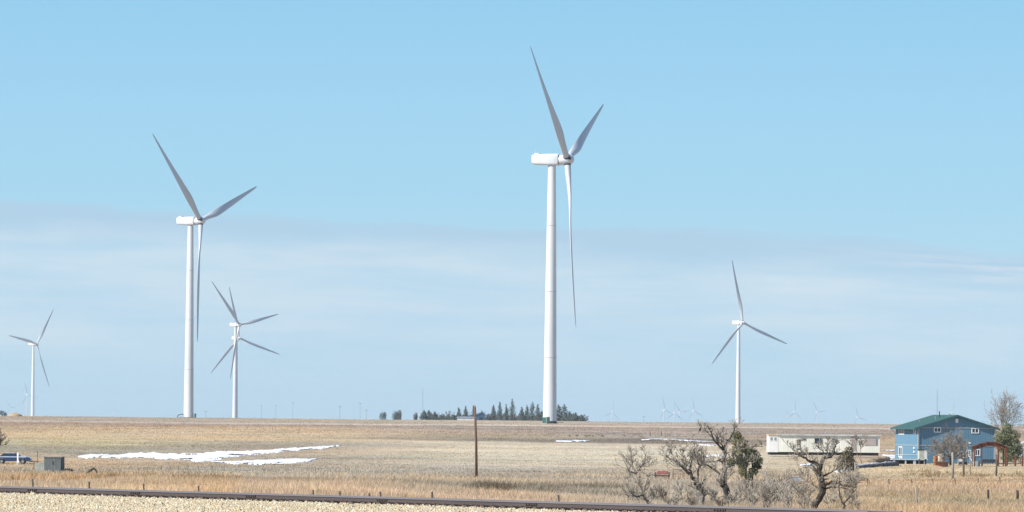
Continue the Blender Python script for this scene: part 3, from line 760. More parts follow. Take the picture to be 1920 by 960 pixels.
def fan_tree(name, loc, h, wid, label, seed, trunk=.25, nl=16, tmin=.018, mats=(M_bark, M_twig2, M_twig2), group=None, low=.1, rad=.14, nk=(3, 4), lean=0.0):
    """short trunk whose limbs fan out into a rounded crown"""
    r = random.Random(seed); root = thing(name, loc, label, 'tree', group); T = Tree(r); th = h * trunk
    top = Vector((lean * h, 0, th)); T.tr.tube([(0, 0, -.3), (lean * h * .4, 0, th * .5), tuple(top)], [rad * 1.2, rad, rad * .85], 8)
    for k in range(nl):
        az_ = 6.283 * (k + r.uniform(-.4, .4)) / nl * 2.4; u_ = (k + .5) / nl; el_ = math.asin(low + (1 - low) * u_)
        e = Vector((math.cos(az_) * math.cos(el_) * wid / 2, math.sin(az_) * math.cos(el_) * wid / 2, math.sin(el_) * (h - th))) * r.uniform(.62, .8)
        st = top * r.uniform(.8, 1.0); mid = st + e * .45 + Vector((0, 0, -.05 * h * (1 - u_))) + rvec(r) * .03 * h
        pts = [st, st.lerp(mid, .5) + rvec(r) * .015 * h, mid, mid.lerp(top + e, .5) + rvec(r) * .02 * h, top + e]
        T.li.tube(pts, [rad * .5, rad * .4, rad * .3, rad * .22, rad * .15], 5)
        for j in range(9):
            t = r.uniform(.25, 1) * 3.99; i = int(t); q = pts[i].lerp(pts[i + 1], t - i)
            nd = (e.normalized() + rvec(r) * .55 + Vector((0, 0, .15))).normalized()
            grow(T, q, nd, h * r.uniform(.14, .24), tmin * 1.4, 2, tmin, .06, .25, nk, .6, 4)
    finish(T, root, *mats); return root
# grey bare tree in front of the blue house, tall bare tree behind the juniper, bush at the left border
fan_tree('bare_tree', on(1782, 862), 5.6, 7.6, 'round grey bare tree standing in front of the blue house gable', 31, .24, 18, .017, low=.02, rad=.16)
fan_tree('bare_tree', on(1883, 925), 11.2, 5.4, 'tall bare tree rising behind the juniper beside the blue house', 32, .5, 11, .018, low=.25, rad=.15, nk=(2, 3))
auto_tree('bare_bush', on(-6, 800), 4.6, 'grey bare bush cut by the left border above the blue car', 33, spread=.9, tmin=.022, stems=5, nk=(4, 5), mats=(M_bark, M_twig2, M_twig2), cat='bush', rad=.06)
auto_tree('bare_tree', on(1617, 870), 5.2, 'thin pinkish bare tree before the right end of the mobile home', 34, spread=.3, tmin=.02, stems=2, mats=(M_twig2, M_twig2, M_twig2), rad=.05)
# leafless shrubs behind the track
sh = [(1200, 288, 1.2, ''), (1228, 305, 1.5, ''), (1310, 300, 1.5, ''), (1350, 284, 1.2, ''), (1378, 290, 1.4, ''), (1402, 310, 2.3, ''), (1436, 282, 1.9, ''), (1454, 300, 2.6, ''), (1502, 310, 2.0, ''), (1594, 305, 1.3, ''), (1186, 296, 1.3, 'low'), (1244, 300, 1.6, 'wide'), (1262, 284, 1.2, ''), (1278, 305, 1.7, ''), (1296, 286, 1.1, ''), (1338, 300, 1.5, ''), (1392, 300, 2.0, ''), (1412, 284, 1.7, ''),
      (1428, 305, 2.6, ''), (1446, 288, 2.2, ''), (1462, 310, 2.9, ''), (1478, 286, 1.8, ''), (1494, 300, 2.4, ''), (1512, 284, 1.4, ''), (1556, 300, 1.3, ''), (1608, 290, 1.0, '')]
ordw = ['first', 'second', 'third', 'fourth', 'fifth', 'sixth', 'seventh', 'eighth', 'ninth', 'tenth', 'eleventh', 'twelfth', 'thirteenth', 'fourteenth', 'fifteenth', 'sixteenth', 'seventeenth', 'eighteenth', 'nineteenth', 'twentieth', 'twenty first', 'twenty second', 'twenty third', 'twenty fourth', 'twenty fifth', 'twenty sixth', 'twenty seventh', 'twenty eighth']
sh.sort()
for i, (a, D, h, _) in enumerate(sh):
    auto_tree('bare_shrub', on(a, D), h * .88, 'pale leafless shrub, %s from the left in the brush behind the rail' % ordw[i], 50 + i, spread=.9, tmin=.011, stems=5, nk=(3, 4), up=.12, mats=((M_twig2, M_twig, M_twig) if i % 3 else (M_bark, M_twig2, M_twig2)), group='leafless shrubs behind the rail', rad=.03, trunk=.25, cat='shrub', maxlev=3)

def leafy(name, root, centers, n, leaf, m, seed, part='crown'):
    """centers: (cx,cy,cz,rx,ry,rz) clumps filled with small leaf-sized faces"""
    r = np.random.default_rng(seed); V = []
    wts = np.array([c[3] * c[5] for c in centers]); wts = wts / wts.sum()
    for c, wgt in zip(centers, wts):
        k = int(n * wgt) + 8; d_ = r.normal(0, 1, (k, 3)); d_ /= np.linalg.norm(d_, axis=1)[:, None]
        rad = r.uniform(.35, 1.0, k) ** .6; rad *= 1 + .28 * np.sin(d_[:, 0] * 7 + c[0] * 3) * np.cos(d_[:, 2] * 6 + c[2])
        P = np.array(c[:3]) + d_ * rad[:, None] * np.array(c[3:])
        a = r.normal(0, 1, (k, 3)); a /= np.linalg.norm(a, axis=1)[:, None]; b = np.cross(a, d_); b /= np.linalg.norm(b, axis=1)[:, None] + 1e-6
        s = leaf * r.uniform(.5, 1.4, k)[:, None]
        V.append(np.stack([P - a * s * .5, P + b * s * .55, P + a * s * .8 + d_ * s * .4], 1))
    V = np.concatenate(V).reshape(-1, 3)
    cn = fbm(V[::3, 0] * 1.3 / max(leaf * 6, .4), V[::3, 2] * 1.3 / max(leaf * 6, .4) + V[::3, 1], 3)
    return npmesh(part, V, np.arange(len(V)).reshape(-1, 3), 3, m, parent=root)
M_jun1 = mat('juniper_olive', (0.20, 0.18, 0.085), .85, .5, 2.2, srgb=False, col2=(.07, .075, .035))
M_jun2 = mat('juniper_dark', (0.115, 0.12, 0.06), .85, .5, 2.4, srgb=False, col2=(.035, .045, .025))
M_jun3 = mat('juniper_green', (0.24, 0.25, 0.12), .85, .5, 3.2, srgb=False, col2=(.03, .05, .025))
M_jun4 = mat('juniper_brown', (0.15, 0.12, 0.07), .85, .5, 1.8, srgb=False, col2=(.045, .042, .024))
M_con = mat('conifer_hazed', (0.10, 0.122, 0.11), .9, .4, .8, srgb=False, col2=(.06, .075, .07))  # haze is mixed into this colour, making it lighter and bluer
M_con2 = mat('conifer_hazed_blue', (0.11, 0.135, 0.125), .9, .4, .8, srgb=False, col2=(.06, .075, .07))  # second conifer tone, bluish haze put into the colour
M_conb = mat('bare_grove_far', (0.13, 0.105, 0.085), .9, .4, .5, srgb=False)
def off(b, a, c, D): return tuple(at(a, c, D) - b)
def juniper(px0, D, cl, n, leaf, m, label, seed, trunk_top):
    b = on(px0, D); root = thing('juniper', b, label, 'tree', None); k = D / F
    MB().tube([(0, 0, -.2), off(b, px0 + 1, trunk_top + 12, D), off(b, px0, trunk_top, D)], [.06, .05, .03], 6).build('trunk', M_bark, root)
    leafy('crown', root, [off(b, a, c, D + dy) + (rx * k, max(rx, ry) * k * .9, ry * k) for a, c, rx, ry, dy in cl], n, leaf, m, seed); return root
juniper(1398, 335, [(1387, 829, 14, 13, 0), (1384, 846, 15, 12, 0), (1382, 817, 9, 8, 0), (1393, 838, 11, 10, .3), (1370, 868, 8, 11, .5), (1388, 866, 10, 11, .2), (1392, 884, 8, 10, 0)], 5000, .085, M_jun1, 'yellowish olive juniper crown behind the largest bare tree', 61, 835)
juniper(1410, 345, [(1404, 846, 13, 8, 0), (1414, 852, 12, 9, .2), (1402, 860, 14, 9, -.2), (1420, 866, 9, 7, 0), (1426, 862, 5, 5, 0), (1418, 874, 8, 5, 0), (1424, 876, 5, 4, 0), (1396, 872, 9, 6, 0), (1412, 884, 10, 8, 0), (1404, 896, 8, 8, 0)], 4400, .085, M_jun2, 'darker green juniper low at the right of the largest bare tree', 62, 850)
juniper(1590, 640, [(1588, 858, 13, 13, 0), (1595, 868, 12, 13, 0), (1578, 866, 11, 9, 0), (1592, 845, 9, 9, .2), (1600, 876, 8, 9, 0), (1582, 876, 12, 8, 0)], 3400, .15, M_jun4, 'brownish dark juniper in front of the mobile home', 63, 850)
juniper(1889, 868, [(1889, 806, 11, 11, 0), (1881, 819, 18, 13, 0), (1898, 820, 15, 13, .3), (1875, 830, 12, 10, 0), (1902, 838, 13, 14, 0), (1886, 840, 17, 14, .4), (1892, 856, 16, 12, 0), (1905, 852, 9, 12, 0), (1889, 799, 7, 6, 0)], 8000, .2, M_jun3, 'bushy green juniper at the right corner of the blue house', 64, 800)
# far grove of conifers behind the ridge
def conifer(px_, top, wpx, D, label, seed, m=M_con, rnd=False):
    b = at(px_, 786, D); b.z = -1.6; root = thing('conifer', b, label, 'tree', 'conifers in the grove on the horizon'); k = D / F
    r = random.Random(seed); H = (at(px_, top + r.uniform(-1, 2.5), D) - b).z; W = wpx * k * (.8 if not rnd else .62)
    MB().tube([(0, 0, -.3), (0, 0, H * .9)], [.25, .05], 6).build('trunk', M_bark, root)
    cl = []
    for i in range(9):
        t = i / 8; z = H * (.12 + .83 * t); rw = W * ((1 - t) ** .9 * .9 + .12) if not rnd else W * (1 - (2 * t - .9) ** 2 * .7)
        cl.append((r.uniform(-.2, .2) * rw, r.uniform(-.2, .2) * rw, z, rw * r.uniform(.8, 1.15), rw, H * .075))
    leafy('crown', root, cl, 900, .55, m, seed); return root
con = [(795, 770, 12, 1), (804, 768, 12, 1), (815, 773, 12, 1), (828, 776, 16, 1), (840, 775, 14, 1), (860, 763, 11, 0), (873, 762, 10, 0), (888, 761, 9, 0), (903, 771, 12, 1), (925, 757, 10, 0), (937, 754, 11, 0), (949, 760, 10, 0), (960, 749, 14, 0), (978, 761, 11, 0), (988, 758, 12, 0), (998, 754, 14, 0), (1008, 757, 12, 0), (1047, 757, 13, 1), (1058, 759, 16, 1), (1068, 771, 14, 1), (1079, 775, 16, 1), (1091, 776, 14, 1), (850, 776, 12, 1), (915, 776, 14, 1), (1016, 768, 12, 1)]
con.sort()
for i, (a, tp, wd, rn) in enumerate(con):
    conifer(a, tp, wd, 3000 + (i * 37 % 60), 'dark %s, %s tree from the left in the grove on the horizon' % ('round tree' if rn else 'pointed conifer', ordw[i]), 100 + i, M_con2 if i % 3 == 1 else M_con, rn)
for i, (a, tp, wd) in enumerate([(718, 771, 14), (741, 770, 13), (748, 768, 10), (779, 773, 8)]):
    b = at(a, 786, 3300); b.z = -1.8; root = thing('distant_bush', b, '%s small hazy bush from the left, left of the horizon grove' % ordw[i], 'bush', 'small bushes left of the grove'); k = 3300 / F
    H = (at(a, tp, 3300) - b).z
    MB().tube([(0, 0, -.3), (0, 0, H * .6)], [.2, .08], 6).build('trunk', M_bark, root)
    leafy('crown', root, [(0, 0, H * .5, wd * k * .5, wd * k * .4, H * .45), (wd * k * .2, 0, H * .7, wd * k * .25, wd * k * .3, H * .28)], 700, .5, M_con if i < 2 else M_conb, 140 + i)
# undergrowth between the conifers
b = at(1000, 786, 3080); b.z = -1.4
o = leafy('hedge', None, [tuple(at(a, 783, 3080 + (a % 7) * 3).to_tuple()[:2]) + (0.1 + .7 * ((a * 13) % 5) / 5, 2.6, 2.5, 3.0 + ((a * 7) % 5) * .3) for a in list(range(795, 908, 7)) + list(range(916, 1098, 6))], 14000, .7, M_conb, 150, 'far_undergrowth')
tag(o, 'brown leafless undergrowth between the trees of the horizon grove', 'undergrowth', None, 'stuff')
# dry mound and tiny dark bush at the left end of the ridge
root = thing('distant_bush', on(5, 1900), 'dark little bush on the ridge at the left border', 'bush')
MB().tube([(0, 0, -.2), (0, 0, .8)], [.1, .05], 6).build('trunk', M_bark, root)
leafy('crown', root, [(0, 0, .9, 1.2, 1.0, .8), (.9, 0, .5, .7, .6, .5), (-.6, 0, 1.3, .5, .5, .6)], 500, .25, M_con, 160)
root = thing('straw_mound', on(28, 1860), 'rounded tan straw mound on the ridge before the left turbine', 'mound')
tag(root)
v = []
m = MB(); K = 20
for i in range(6):
    t = i / 5
    for k in range(K):
        a = 2 * math.pi * k / K; rr_ = 1 - t * t * .95; wob = 1 + .12 * math.sin(3 * a + 2 * t)
        v.append((2.3 * rr_ * math.cos(a) * wob, 1.6 * rr_ * math.sin(a) * wob, -.2 + 1.35 * t ** .8 + .05 * math.sin(5 * a)))
m.add(v, [(i * K + k, i * K + (k + 1) % K, (i + 1) * K + (k + 1) % K, (i + 1) * K + k) for i in range(5) for k in range(K)] + [tuple(5 * K + k for k in range(K))])
m.build('straw_heap', mat('straw', (170, 146, 116), .95, .3, 3, .5), root, True)

# ------------------------------------------------------------------ poles, masts, posts
M_pole = mat('pole_wood', (0.13, 0.07, 0.045), .9, .45, 2.5, .4, (3, 3, .4), srgb=False)
M_grey = mat('grey_wood', (0.30, 0.28, 0.25), .9, .4, 3, .4, (3, 3, .5), srgb=False)
M_post = mat('post_wood', (0.12, 0.10, 0.08), .9, .4, 3, .4, (3, 3, .5), srgb=False)
M_steel = mat('mast_steel', (0.25, 0.26, 0.27), .5, .1, 2, srgb=False)
def pole(name, bx, by, tx, ty, D, r0, r1, m, label, cat, group=None, part='shaft', n=8):
    b = on(bx, D); k = at(tx, ty, D) - b
    root = thing(name, b, label, cat, group)
    q = at(tx, ty, D); q.y = b.y; v = q - b
    mid = v * .5 + Vector((r0 * .3, 0, 0))
    MB().tube([(0, 0, -.4), tuple(mid), tuple(v)], [r0, (r0 + r1) / 2, r1], n).build(part, m, root, True)
    return root, v
pr, v = pole('utility_pole', 893.5, 906, 890.5, 763, 533, .14, .10, M_pole, 'tall dark brown wooden pole standing alone in the field', 'pole')
MB().tube([tuple(v), tuple(v + Vector((0, 0, .16)))], [.105, .02], 8).build('pole_cap', M_grey, pr)
def posts(lst, D, h_default, m, rad, name, desc, cat='fence post', grp=None, n=6):
    for i, (bx, by, tx, ty) in enumerate(lst):
        DD = D if D else hit(bx, by).y
        b = on(bx, DD); q = at(tx, ty, DD); v = q - b; v.y = 0
        root = tag(MB().tube([(0, 0, -.3), (v.x * .5, .01, v.z * .5), (v.x, 0, v.z)], [rad, rad * .95, rad * .9], n).build(name, m, None), desc % ordw[i], cat, grp)
        root.location = b
for i, (a_, tp) in enumerate([(62, 898), (168, 903), (270, 907), (373, 911), (588, 919), (638, 921), (693, 925), (714, 922), (811, 922), (1048, 928)]):
    k_ = (a_ - 960) / F; DD = (5.2 - 22 * RN[0] + 244 * RN[1]) / (k_ * RN[0] + RN[1]); b = on(a_, DD); v = at(a_ - 1, tp, DD) - b
    root = tag(MB().tube([(0, 0, -.3), (v.x * .5, 0, v.z * .5), (v.x, 0, v.z)], [.045, .04, .04], 6).build('track_post', M_post, None), '%s short dark post from the left, sticking up just behind the rail' % ordw[i], 'post', 'short posts behind the rail'); root.location = b
posts([(1628, 911, 1626, 897), (1668, 911, 1666, 898), (1712, 914, 1708.5, 899), (1751.5, 912, 1748.5, 898), (1793, 912, 1790, 896), (1834, 911, 1834, 896), (1877, 912, 1874, 894)], 470, 1, M_post, .045, 'fence_post', '%s thin dark post from the left in the row across the grass below the house', 'fence post', 'thin posts in the grass below the house')
posts([(303, 888, 303, 872), (319, 886, 319, 872), (335, 885, 335, 873), (352, 887, 352, 871), (372, 885, 372, 873), (398, 886, 398, 873), (420, 889, 420.5, 870)], 640, 1, M_post, .03, 'fence_post', '%s thin post from the left in the row before the big snow patch', 'fence post', 'thin posts below the snow patch')
posts([(1220, 821, 1218.5, 809), (1240, 821, 1240, 808)], 1290, 1, M_post, .09, 'far_post', '%s of two far posts above the snow streak, counting from the left', 'post')
posts([(70, 862, 70, 846)], 690, 1, M_post, .045, 'lone_post', '%s thin post standing between the blue car and the grey shed', 'post')
for bx, by, tx, ty, D, r_, mm, lb in [
    (1852, 941, 1852.5, 918, 330, .075, M_bark, 'black stubby post, left one of two at the lower right corner'),
    (1907, 937, 1907.5, 919, 330, .085, M_bark, 'black stubby post, right one of two at the lower right corner'),
    (1720, 962, 1717, 914, 300, .05, M_grey, 'tall grey leaning post at the bottom right, nearest the rail'),
    (1786, 893, 1786, 848, 640, .14, M_grey, 'thick pale grey forked post in front of the blue house'),
    (1807, 886, 1805.5, 861, 700, .13, M_post, 'dark thick post below the house, left of the red arbor'),
    (1819, 884, 1819, 869, 700, .05, M_post, 'thin dark stake right of the dark thick post'),
    (1868, 883, 1868, 852, 700, .12, M_post, 'dark thick post in front of the red arbor opening'),
    (1701, 913, 1701, 893, 372, .075, M_grey, ''), ]:
    if not lb: continue
    pole('fence_post', bx, by, tx, ty, D, r_, r_ * .85, mm, lb, 'fence post')
# braced corner posts left of the pole
b = on(699, 385); root = thing('braced_fence_post', b, 'leaning grey corner post with slanting brace wires, left of the pole', 'fence post')
q = at(703, 893, 385) - b; q.y = 0
MB().tube([(0, 0, -.3), tuple(q * .5), tuple(q)], [.095, .09, .08], 8).build('post', M_grey, root)
m = MB(); m.tube([tuple(q * .95), (-.55, 0, .1)], .022, 5); m.tube([tuple(q * .9), (-.85, .1, .05)], .018, 5); m.tube([(-.7, .05, .0), (-.62, .05, .28)], .02, 5)
m.build('brace', M_grey, root)
b = on(738, 385); root = thing('braced_fence_post', b, 'upright dark corner post with a slack wire, second one left of the pole', 'fence post')
q = at(739, 893, 385) - b; q.y = 0
MB().tube([(0, 0, -.3), tuple(q * .5 + Vector((-.03, 0, 0))), tuple(q)], [.08, .075, .075], 8).build('post', M_post, root)
MB().tube([tuple(q * .95), (.3, 0, .5), (.65, 0, .3)], .015, 5).build('wire', M_steel, root)
# thin light pole
root, v = pole('thin_pole', 1605, 964, 1603, 866, 296, .035, .03, M_twig, 'tall thin pale pole rising right of the gnarled tree', 'pole')
# bent pipe arch
b = on(1606, 500); root = tag(MB().tube([(0, 0, -.1), (.03, 0, .55), (.35, 0, .72), (.9, 0, .68), (1.12, 0, .5), (1.2, 0, -.1)], .028, 6).build('bent_pipe', M_post, None, True), 'thin bent pipe arching over the grass left of the thin posts', 'pipe'); root.location = b
# far utility poles and masts on the horizon
for i, (a, tp, D, r_) in enumerate([(637, 761, 3600, .2), (675, 755, 4200, .16), (687, 768, 3600, .18), (490, 760, 5200, .2), (517, 760, 5200, .2), (549, 754, 5200, .22), (386, 770, 4300, .18), (1207, 780, 4300, .2)]):
    b = at(a, 790, D); b.z = -2.2; root = thing('far_utility_pole', b, '%s far power pole counted in from the grove leftward and beyond' % ordw[i] if 0 else {637: 'darkest far power pole on the horizon left of the small bushes', 675: 'faint taller pole between the dark far pole and the small bushes', 687: 'short faint pole nearest the small bushes on the horizon', 490: 'leftmost of three faint poles right of the overlapping turbines', 517: 'middle one of three faint poles right of the overlapping turbines', 549: 'rightmost of three faint poles right of the overlapping turbines', 386: 'faint pole just right of the second largest turbine tower', 1207: 'faint short pole between the grove and the far turbine cluster'}[a], 'utility pole', 'far power poles along the horizon')
    H = (at(a, tp, D) - b).z
    MB().tube([(0, 0, 0), (0, 0, H)], [r_ * .6, r_ * .5], 6).build('shaft', M_steel, root)
    MB().box((0, 0, H - .6), (2.4, .15, .16)).build('crossarm', M_post, root)
for a, tp, D, lb in [(792, 731, 4200, 'thin tall radio mast rising left of the horizon grove'), (1757, 733, 1500, 'thin tall radio mast rising behind the blue house')]:
    b = at(a, 795, D); b.z = max(g(b.x, b.y), -2.5); H = (at(a, tp, D) - b).z; root = thing('radio_mast', b, lb, 'mast')
    wd = .22 * D / 3000 + .02; m = MB()
    for k in range(3):
        an = 2.1 * k; m.tube([(wd * math.cos(an), wd * math.sin(an), 0), (wd * math.cos(an), wd * math.sin(an), H)], .03 * D / 2000, 4)
    nz = int(H / .9)
    for k in range(nz):
        a1, a2 = 2.1 * (k % 3), 2.1 * ((k + 1) % 3); m.tube([(wd * math.cos(a1), wd * math.sin(a1), H * k / nz), (wd * math.cos(a2), wd * math.sin(a2), H * (k + 1) / nz)], .02 * D / 2000, 3)
    m.build('lattice', M_steel, root)
    MB().tube([(0, 0, H), (0, 0, H * 1.06)], .03 * D / 2000, 4).build('antenna', M_steel, root)

# ------------------------------------------------------------------ blue house
def siding(name, col, plank=.6, dark=.82):
    m = mat(name, col, .75, .12, 1.2, 0, (1, 1, .25)); t = m.node_tree; b = t.nodes['Principled BSDF']
    tcn = t.nodes.new('ShaderNodeTexCoord'); sp = t.nodes.new('ShaderNodeSeparateXYZ'); t.links.new(tcn.outputs['Object'], sp.inputs[0])
    s_ = math_n('ADD', sp.outputs[0], sp.outputs[1], tree=t)
    fr = math_n('FRACT', math_n('DIVIDE', s_, plank, tree=t), tree=t)
    gr = math_n('LESS_THAN', fr, .09, tree=t)
    src = b.inputs['Base Color'].links[0].from_socket
    t.links.new(mix_n(gr, src, tuple(v * dark * .6 for v in s2l(col)), tree=t), b.inputs['Base Color']); return m
M_blue = siding('blue_siding', (92, 130, 154), .41)
M_trim = mat('grey_trim', (150, 158, 160), .7, .15, 2)
M_wtrim = mat('white_trim', (0.78, 0.8, 0.8), .5, .08, 2, srgb=False)
M_glass = mat('window_glass', (0.03, 0.045, 0.06), .12, .2, 1, srgb=False)
M_roofg = mat('green_roof', (0.036, 0.100, 0.084), .55, .2, 1, .1, (1, 6, 1), srgb=False)
M_fasc = mat('dark_fascia', (0.03, 0.10, 0.12), .6, .2, 2, srgb=False)
M_deck = mat('deck_board', (176, 190, 200), .8, .2, 3)
HD = 890.0; px2 = lambda n_: n_ * HD / F
cor = on(1722, HD); cor.z = at(1722, 870.5, HD).z         # the corner between the long wall and the gable
TH = R(15.0); Wg = 12.6; Dp = 11.0; He = 5.75; Hr = 7.6
house = thing('house', cor, 'two storey blue house with green roof and pale window frames', 'house', None, -0.0)
# house frame: gable wall along +x' (right, slightly nearer/farther), depth along y'
house.rotation_euler = (0, 0, TH)
# gable normal must point to the right of the camera: rotate +x axis away from camera
def wallbox(name, pts, y0, y1, m, parent=house): return MB().prism(pts, y0, y1).build(name, m, parent)
wallbox('gable_wall', [(0, -.4), (Wg, -.4), (Wg, He), (Wg / 2, Hr - .12), (0, He)], 0, .2, M_blue)
MB().box((.1, Dp / 2 + .1, He / 2 - .2), (.2, Dp - .2, He + .4)).build('side_wall', M_blue, house)
MB().box((Wg - .1, Dp / 2 + .1, He / 2 - .2), (.2, Dp - .2, He + .4)).build('side_wall', M_blue, house)
wallbox('rear_wall', [(.2, -.4), (Wg - .2, -.4), (Wg - .2, He), (Wg / 2, Hr - .12), (.2, He)], Dp, Dp + .2, M_blue)
ov, og = .8, .42
slope = (Hr - He) / (Wg / 2)
def roofside(s):
    xe = -ov if s < 0 else Wg + ov; ze = He - slope * ov
    pts = [(Wg / 2, Hr), (xe, ze), (xe, ze + .16), (Wg / 2, Hr + .18)]
    return MB().prism(pts, -og, Dp + .3)
rf = roofside(-1).build('roof', M_roofg, house); roofside(1).build('roof', M_roofg, house)
for s in (-1, 1):
    xe = -ov - .01 if s < 0 else Wg + ov + .01; ze = He - slope * (ov + .01)
    MB().prism([(Wg / 2, Hr - .09), (xe, ze - .09), (xe, ze + .17), (Wg / 2, Hr + .19)], -og - .06, -og - .003).build('rake_board', M_fasc, rf)
MB().box((-ov - .03, (Dp + .3 - og) / 2, He - slope * ov + .04), (.05, Dp + .3 + og, .2)).build('gutter', M_fasc, rf)
m = MB(); m.tube([(-ov + .02, -.1, He - slope * ov - .05), (-.25, -.06, He - .75), (-.07, -.07, He - 1.0), (-.07, -.07, .1)], .05, 6); m.build('downspout', M_trim, house)
m = MB(); m.tube([(-ov + .02, Dp, He - slope * ov - .05), (-.25, Dp, He - .75), (-.07, Dp, He - 1.0), (-.07, Dp, .1)], .05, 6); m.build('downspout', M_trim, house)
for z_, y_ in ((He - .02, -.025), (2.95, -.025)):
    MB().box((Wg / 2, y_, z_), (Wg - .1, .05, .16)).build('trim_board', M_trim, house)
for z_ in (2.95, 1.45):
    MB().box((-.025, Dp / 2, z_), (.05, Dp - .1, .12)).build('trim_board', M_trim, house)
MB().box((-.03, -.03, He / 2), (.2, .2, He - .1)).build('corner_board', M_trim, house)
MB().box((Wg + .0, -.03, He / 2), (.18, .2, He - .1)).build('corner_board', M_trim, house)
def window(cx, cz, w_, h_, side='g', panes=2):
    y = -.03
    m = MB(); t = .12
    if side == 'g': P = lambda a, c, e, f, g_, h2: ((cx + a, y + c, cz + e), (f, g_, h2))
    else: P = lambda a, c, e, f, g_, h2: ((y + c, cx + a, cz + e), (g_, f, h2))
    for a, e, f, h2 in ((0, h_ / 2, w_ + t, t), (0, -h_ / 2, w_ + t, t), (-w_ / 2, 0, t, h_ - t), (w_ / 2, 0, t, h_ - t)): m.box(*P(a, 0, e, f, .08, h2))
    for k in range(1, panes): m.box(*P(-w_ / 2 + w_ * k / panes, 0, 0, .09, .07, h_ - t))
    fr = m.build('window', M_wtrim, house)
    m = MB(); m.box(*P(0, .02, 0, w_ - t * .8, .03, h_ - t * .8)); m.build('pane', M_glass, fr)
    return fr
window(3.1, He - .35, 1.05, .68); window(9.35, He - .42, 1.1, .72)
window(9.75, 1.9, .8, .95); window(8.3, 1.75, .65, 1.0)
window(Dp * .74, He - .65, 2.5, .85, 's', 2); window(Dp * .16, He - .62, .9, .7, 's', 1)
window(Dp * .78, 1.9, 1.6, 1.5, 's', 2)
window(Dp * .76, .7, 1.2, .5, 's', 1)
MB().box((Wg / 2, -.05, Hr - .75), (.42, .1, .62)).build('gable_vent', M_wtrim, house)
m = MB(); m.box((7.0, -.03, 1.05), (.95, .06, 2.1)); dr = m.build('door', M_wtrim, house)
MB().box((7.0, -.065, 1.45), (.5, .02, .8)).build('pane', M_glass, dr)
m = MB(); m.box((7.95 + .9, -.03, 1.0), (.9, .06, 2.0)); dr = m.build('door', M_trim, house)
for z_ in (2.55, 1.95): MB().box((-.12, 1.7, z_), (.2, .3, .28)).build('wall_lamp', M_wtrim, house)
for x_, yy, h_ in ((3.9, 3.2, .55), (4.9, 4.2, 1.05), (2.4, 6.2, .4), (5.7, 1.8, .4)):
    z_ = He + slope * x_
    m = MB(); m.tube([(x_, yy, z_ - .1), (x_, yy, z_ + h_)], .08, 8); m.tube([(x_, yy, z_ + h_), (x_, yy, z_ + h_ + .08)], [.13, .13], 8); m.build('roof_vent', M_steel if h_ < 1 else M_dark, rf)
# deck in front of the side wall
dk = thing('deck', at(1701, 874, 884), 'low pale deck along the left wall of the blue house', 'deck', None, R(6)); dk.location.z = g(dk.location.x, 884)
m = MB(); m.box((.3, 0, .72), (5.6, 2.0, .16)); m.build('deck_boards', M_deck, dk)
for x_ in (-2.2, -.4, 1.0, 2.6): MB().box((x_, -.8, .3), (.22 if x_ != 1.0 else .4, .2, .7)).build('pier', M_deck, dk)
m = MB(); m.box((.3, .95, .3), (5.4, .08, .62)); m.build('under_deck_shade', M_dark, dk)  # dark sheet painting the shade beneath the deck
# pale box shed by the corner
p = at(1729.5, 866, 879); p.z = dk.location.z
bx_ = thing('box_shed', p, 'small pale weathered cabinet standing at the near corner of the blue house', 'cabinet', None, R(10)); gz0 = .8
M_pale = mat('pale_board', (186, 190, 180), .85, .35, 2.2, .2, col2=(140, 142, 128)); M_wall = mat('white_sheet', (206, 214, 220), .7, .12, 1.5)
MB().box((0, 0, .8 + .72), (1.25, .9, 1.45)).build('cabinet_body', M_pale, bx_); MB().box((.42, -.48, .8 + .7), (.4, .04, 1.35)).build('door', M_wall, bx_)
MB().box((-.05, 0, .8 + 1.5), (1.5, 1.05, .1)).build('lid', M_dark, bx_)
m = MB()
for x_ in (-.5, .5): m.box((x_, 0, .4), (.12, .8, .8))
m.box((0, 0, .55), (1.0, .1, .1)); m.build('stand', M_dark, bx_)
# low dark retaining wall with snow on top
a0, a1 = on(1606, 800), on(1680, 850)
dv = a1 - a0; ang = math.atan2(dv.y, dv.x); ln = math.hypot(dv.x, dv.y)
rw = thing('retaining_wall', a0, 'low dark stone retaining wall left of the blue house, snow along its top', 'wall', None, ang)
M_dstone = mat('dark_stone', (118, 110, 112), .9, .6, .9, .6, col2=(72, 68, 74))
m = MB(); r_ = random.Random(9); x_ = 0
while x_ < ln:
    wd = r_.uniform(1.2, 2.6); hgt_ = .5 + .3 * x_ / ln + r_.uniform(-.06, .06); m.box((x_ + wd / 2, r_.uniform(-.1, .1), hgt_ / 2 - .15), (wd * .97, .5, hgt_), taper=.96); x_ += wd
m.build('stone_course', M_dstone, rw)
m = MB(); m.tube([(x, r_.uniform(-.05, .05), .35 + .3 * x / ln) for x in np.linspace(0, ln, 30)], [r_.uniform(.07, .2) for _ in range(30)], 7); m.build('snow_cap', M_snow, rw, True)
# brush heap above the wall
root = thing('brush_pile', on(1661, 893), 'dark heap of dead brush between the mobile home and the blue house', 'brush pile')
r_ = random.Random(12); m = MB()
for k in range(260):
    a = Vector((r_.gauss(0, 1.1), r_.gauss(0, .8), r_.uniform(.05, .8) * (1 - .1))); d_ = rvec(r_).normalized() * r_.uniform(.3, .9); d_.z *= .4
    m.tube([a - d_, a + rvec(r_) * .05, a + d_], [.02, .03, .015], 4)
m.build('dead_branches', M_post, root)
leafy('leaves', root, [(0, 0, .3, 1.7, .8, .5)], 900, .16, mat('dead_leaf', (104, 84, 72), .9, .4, 3), 170, 'dead_leaves')

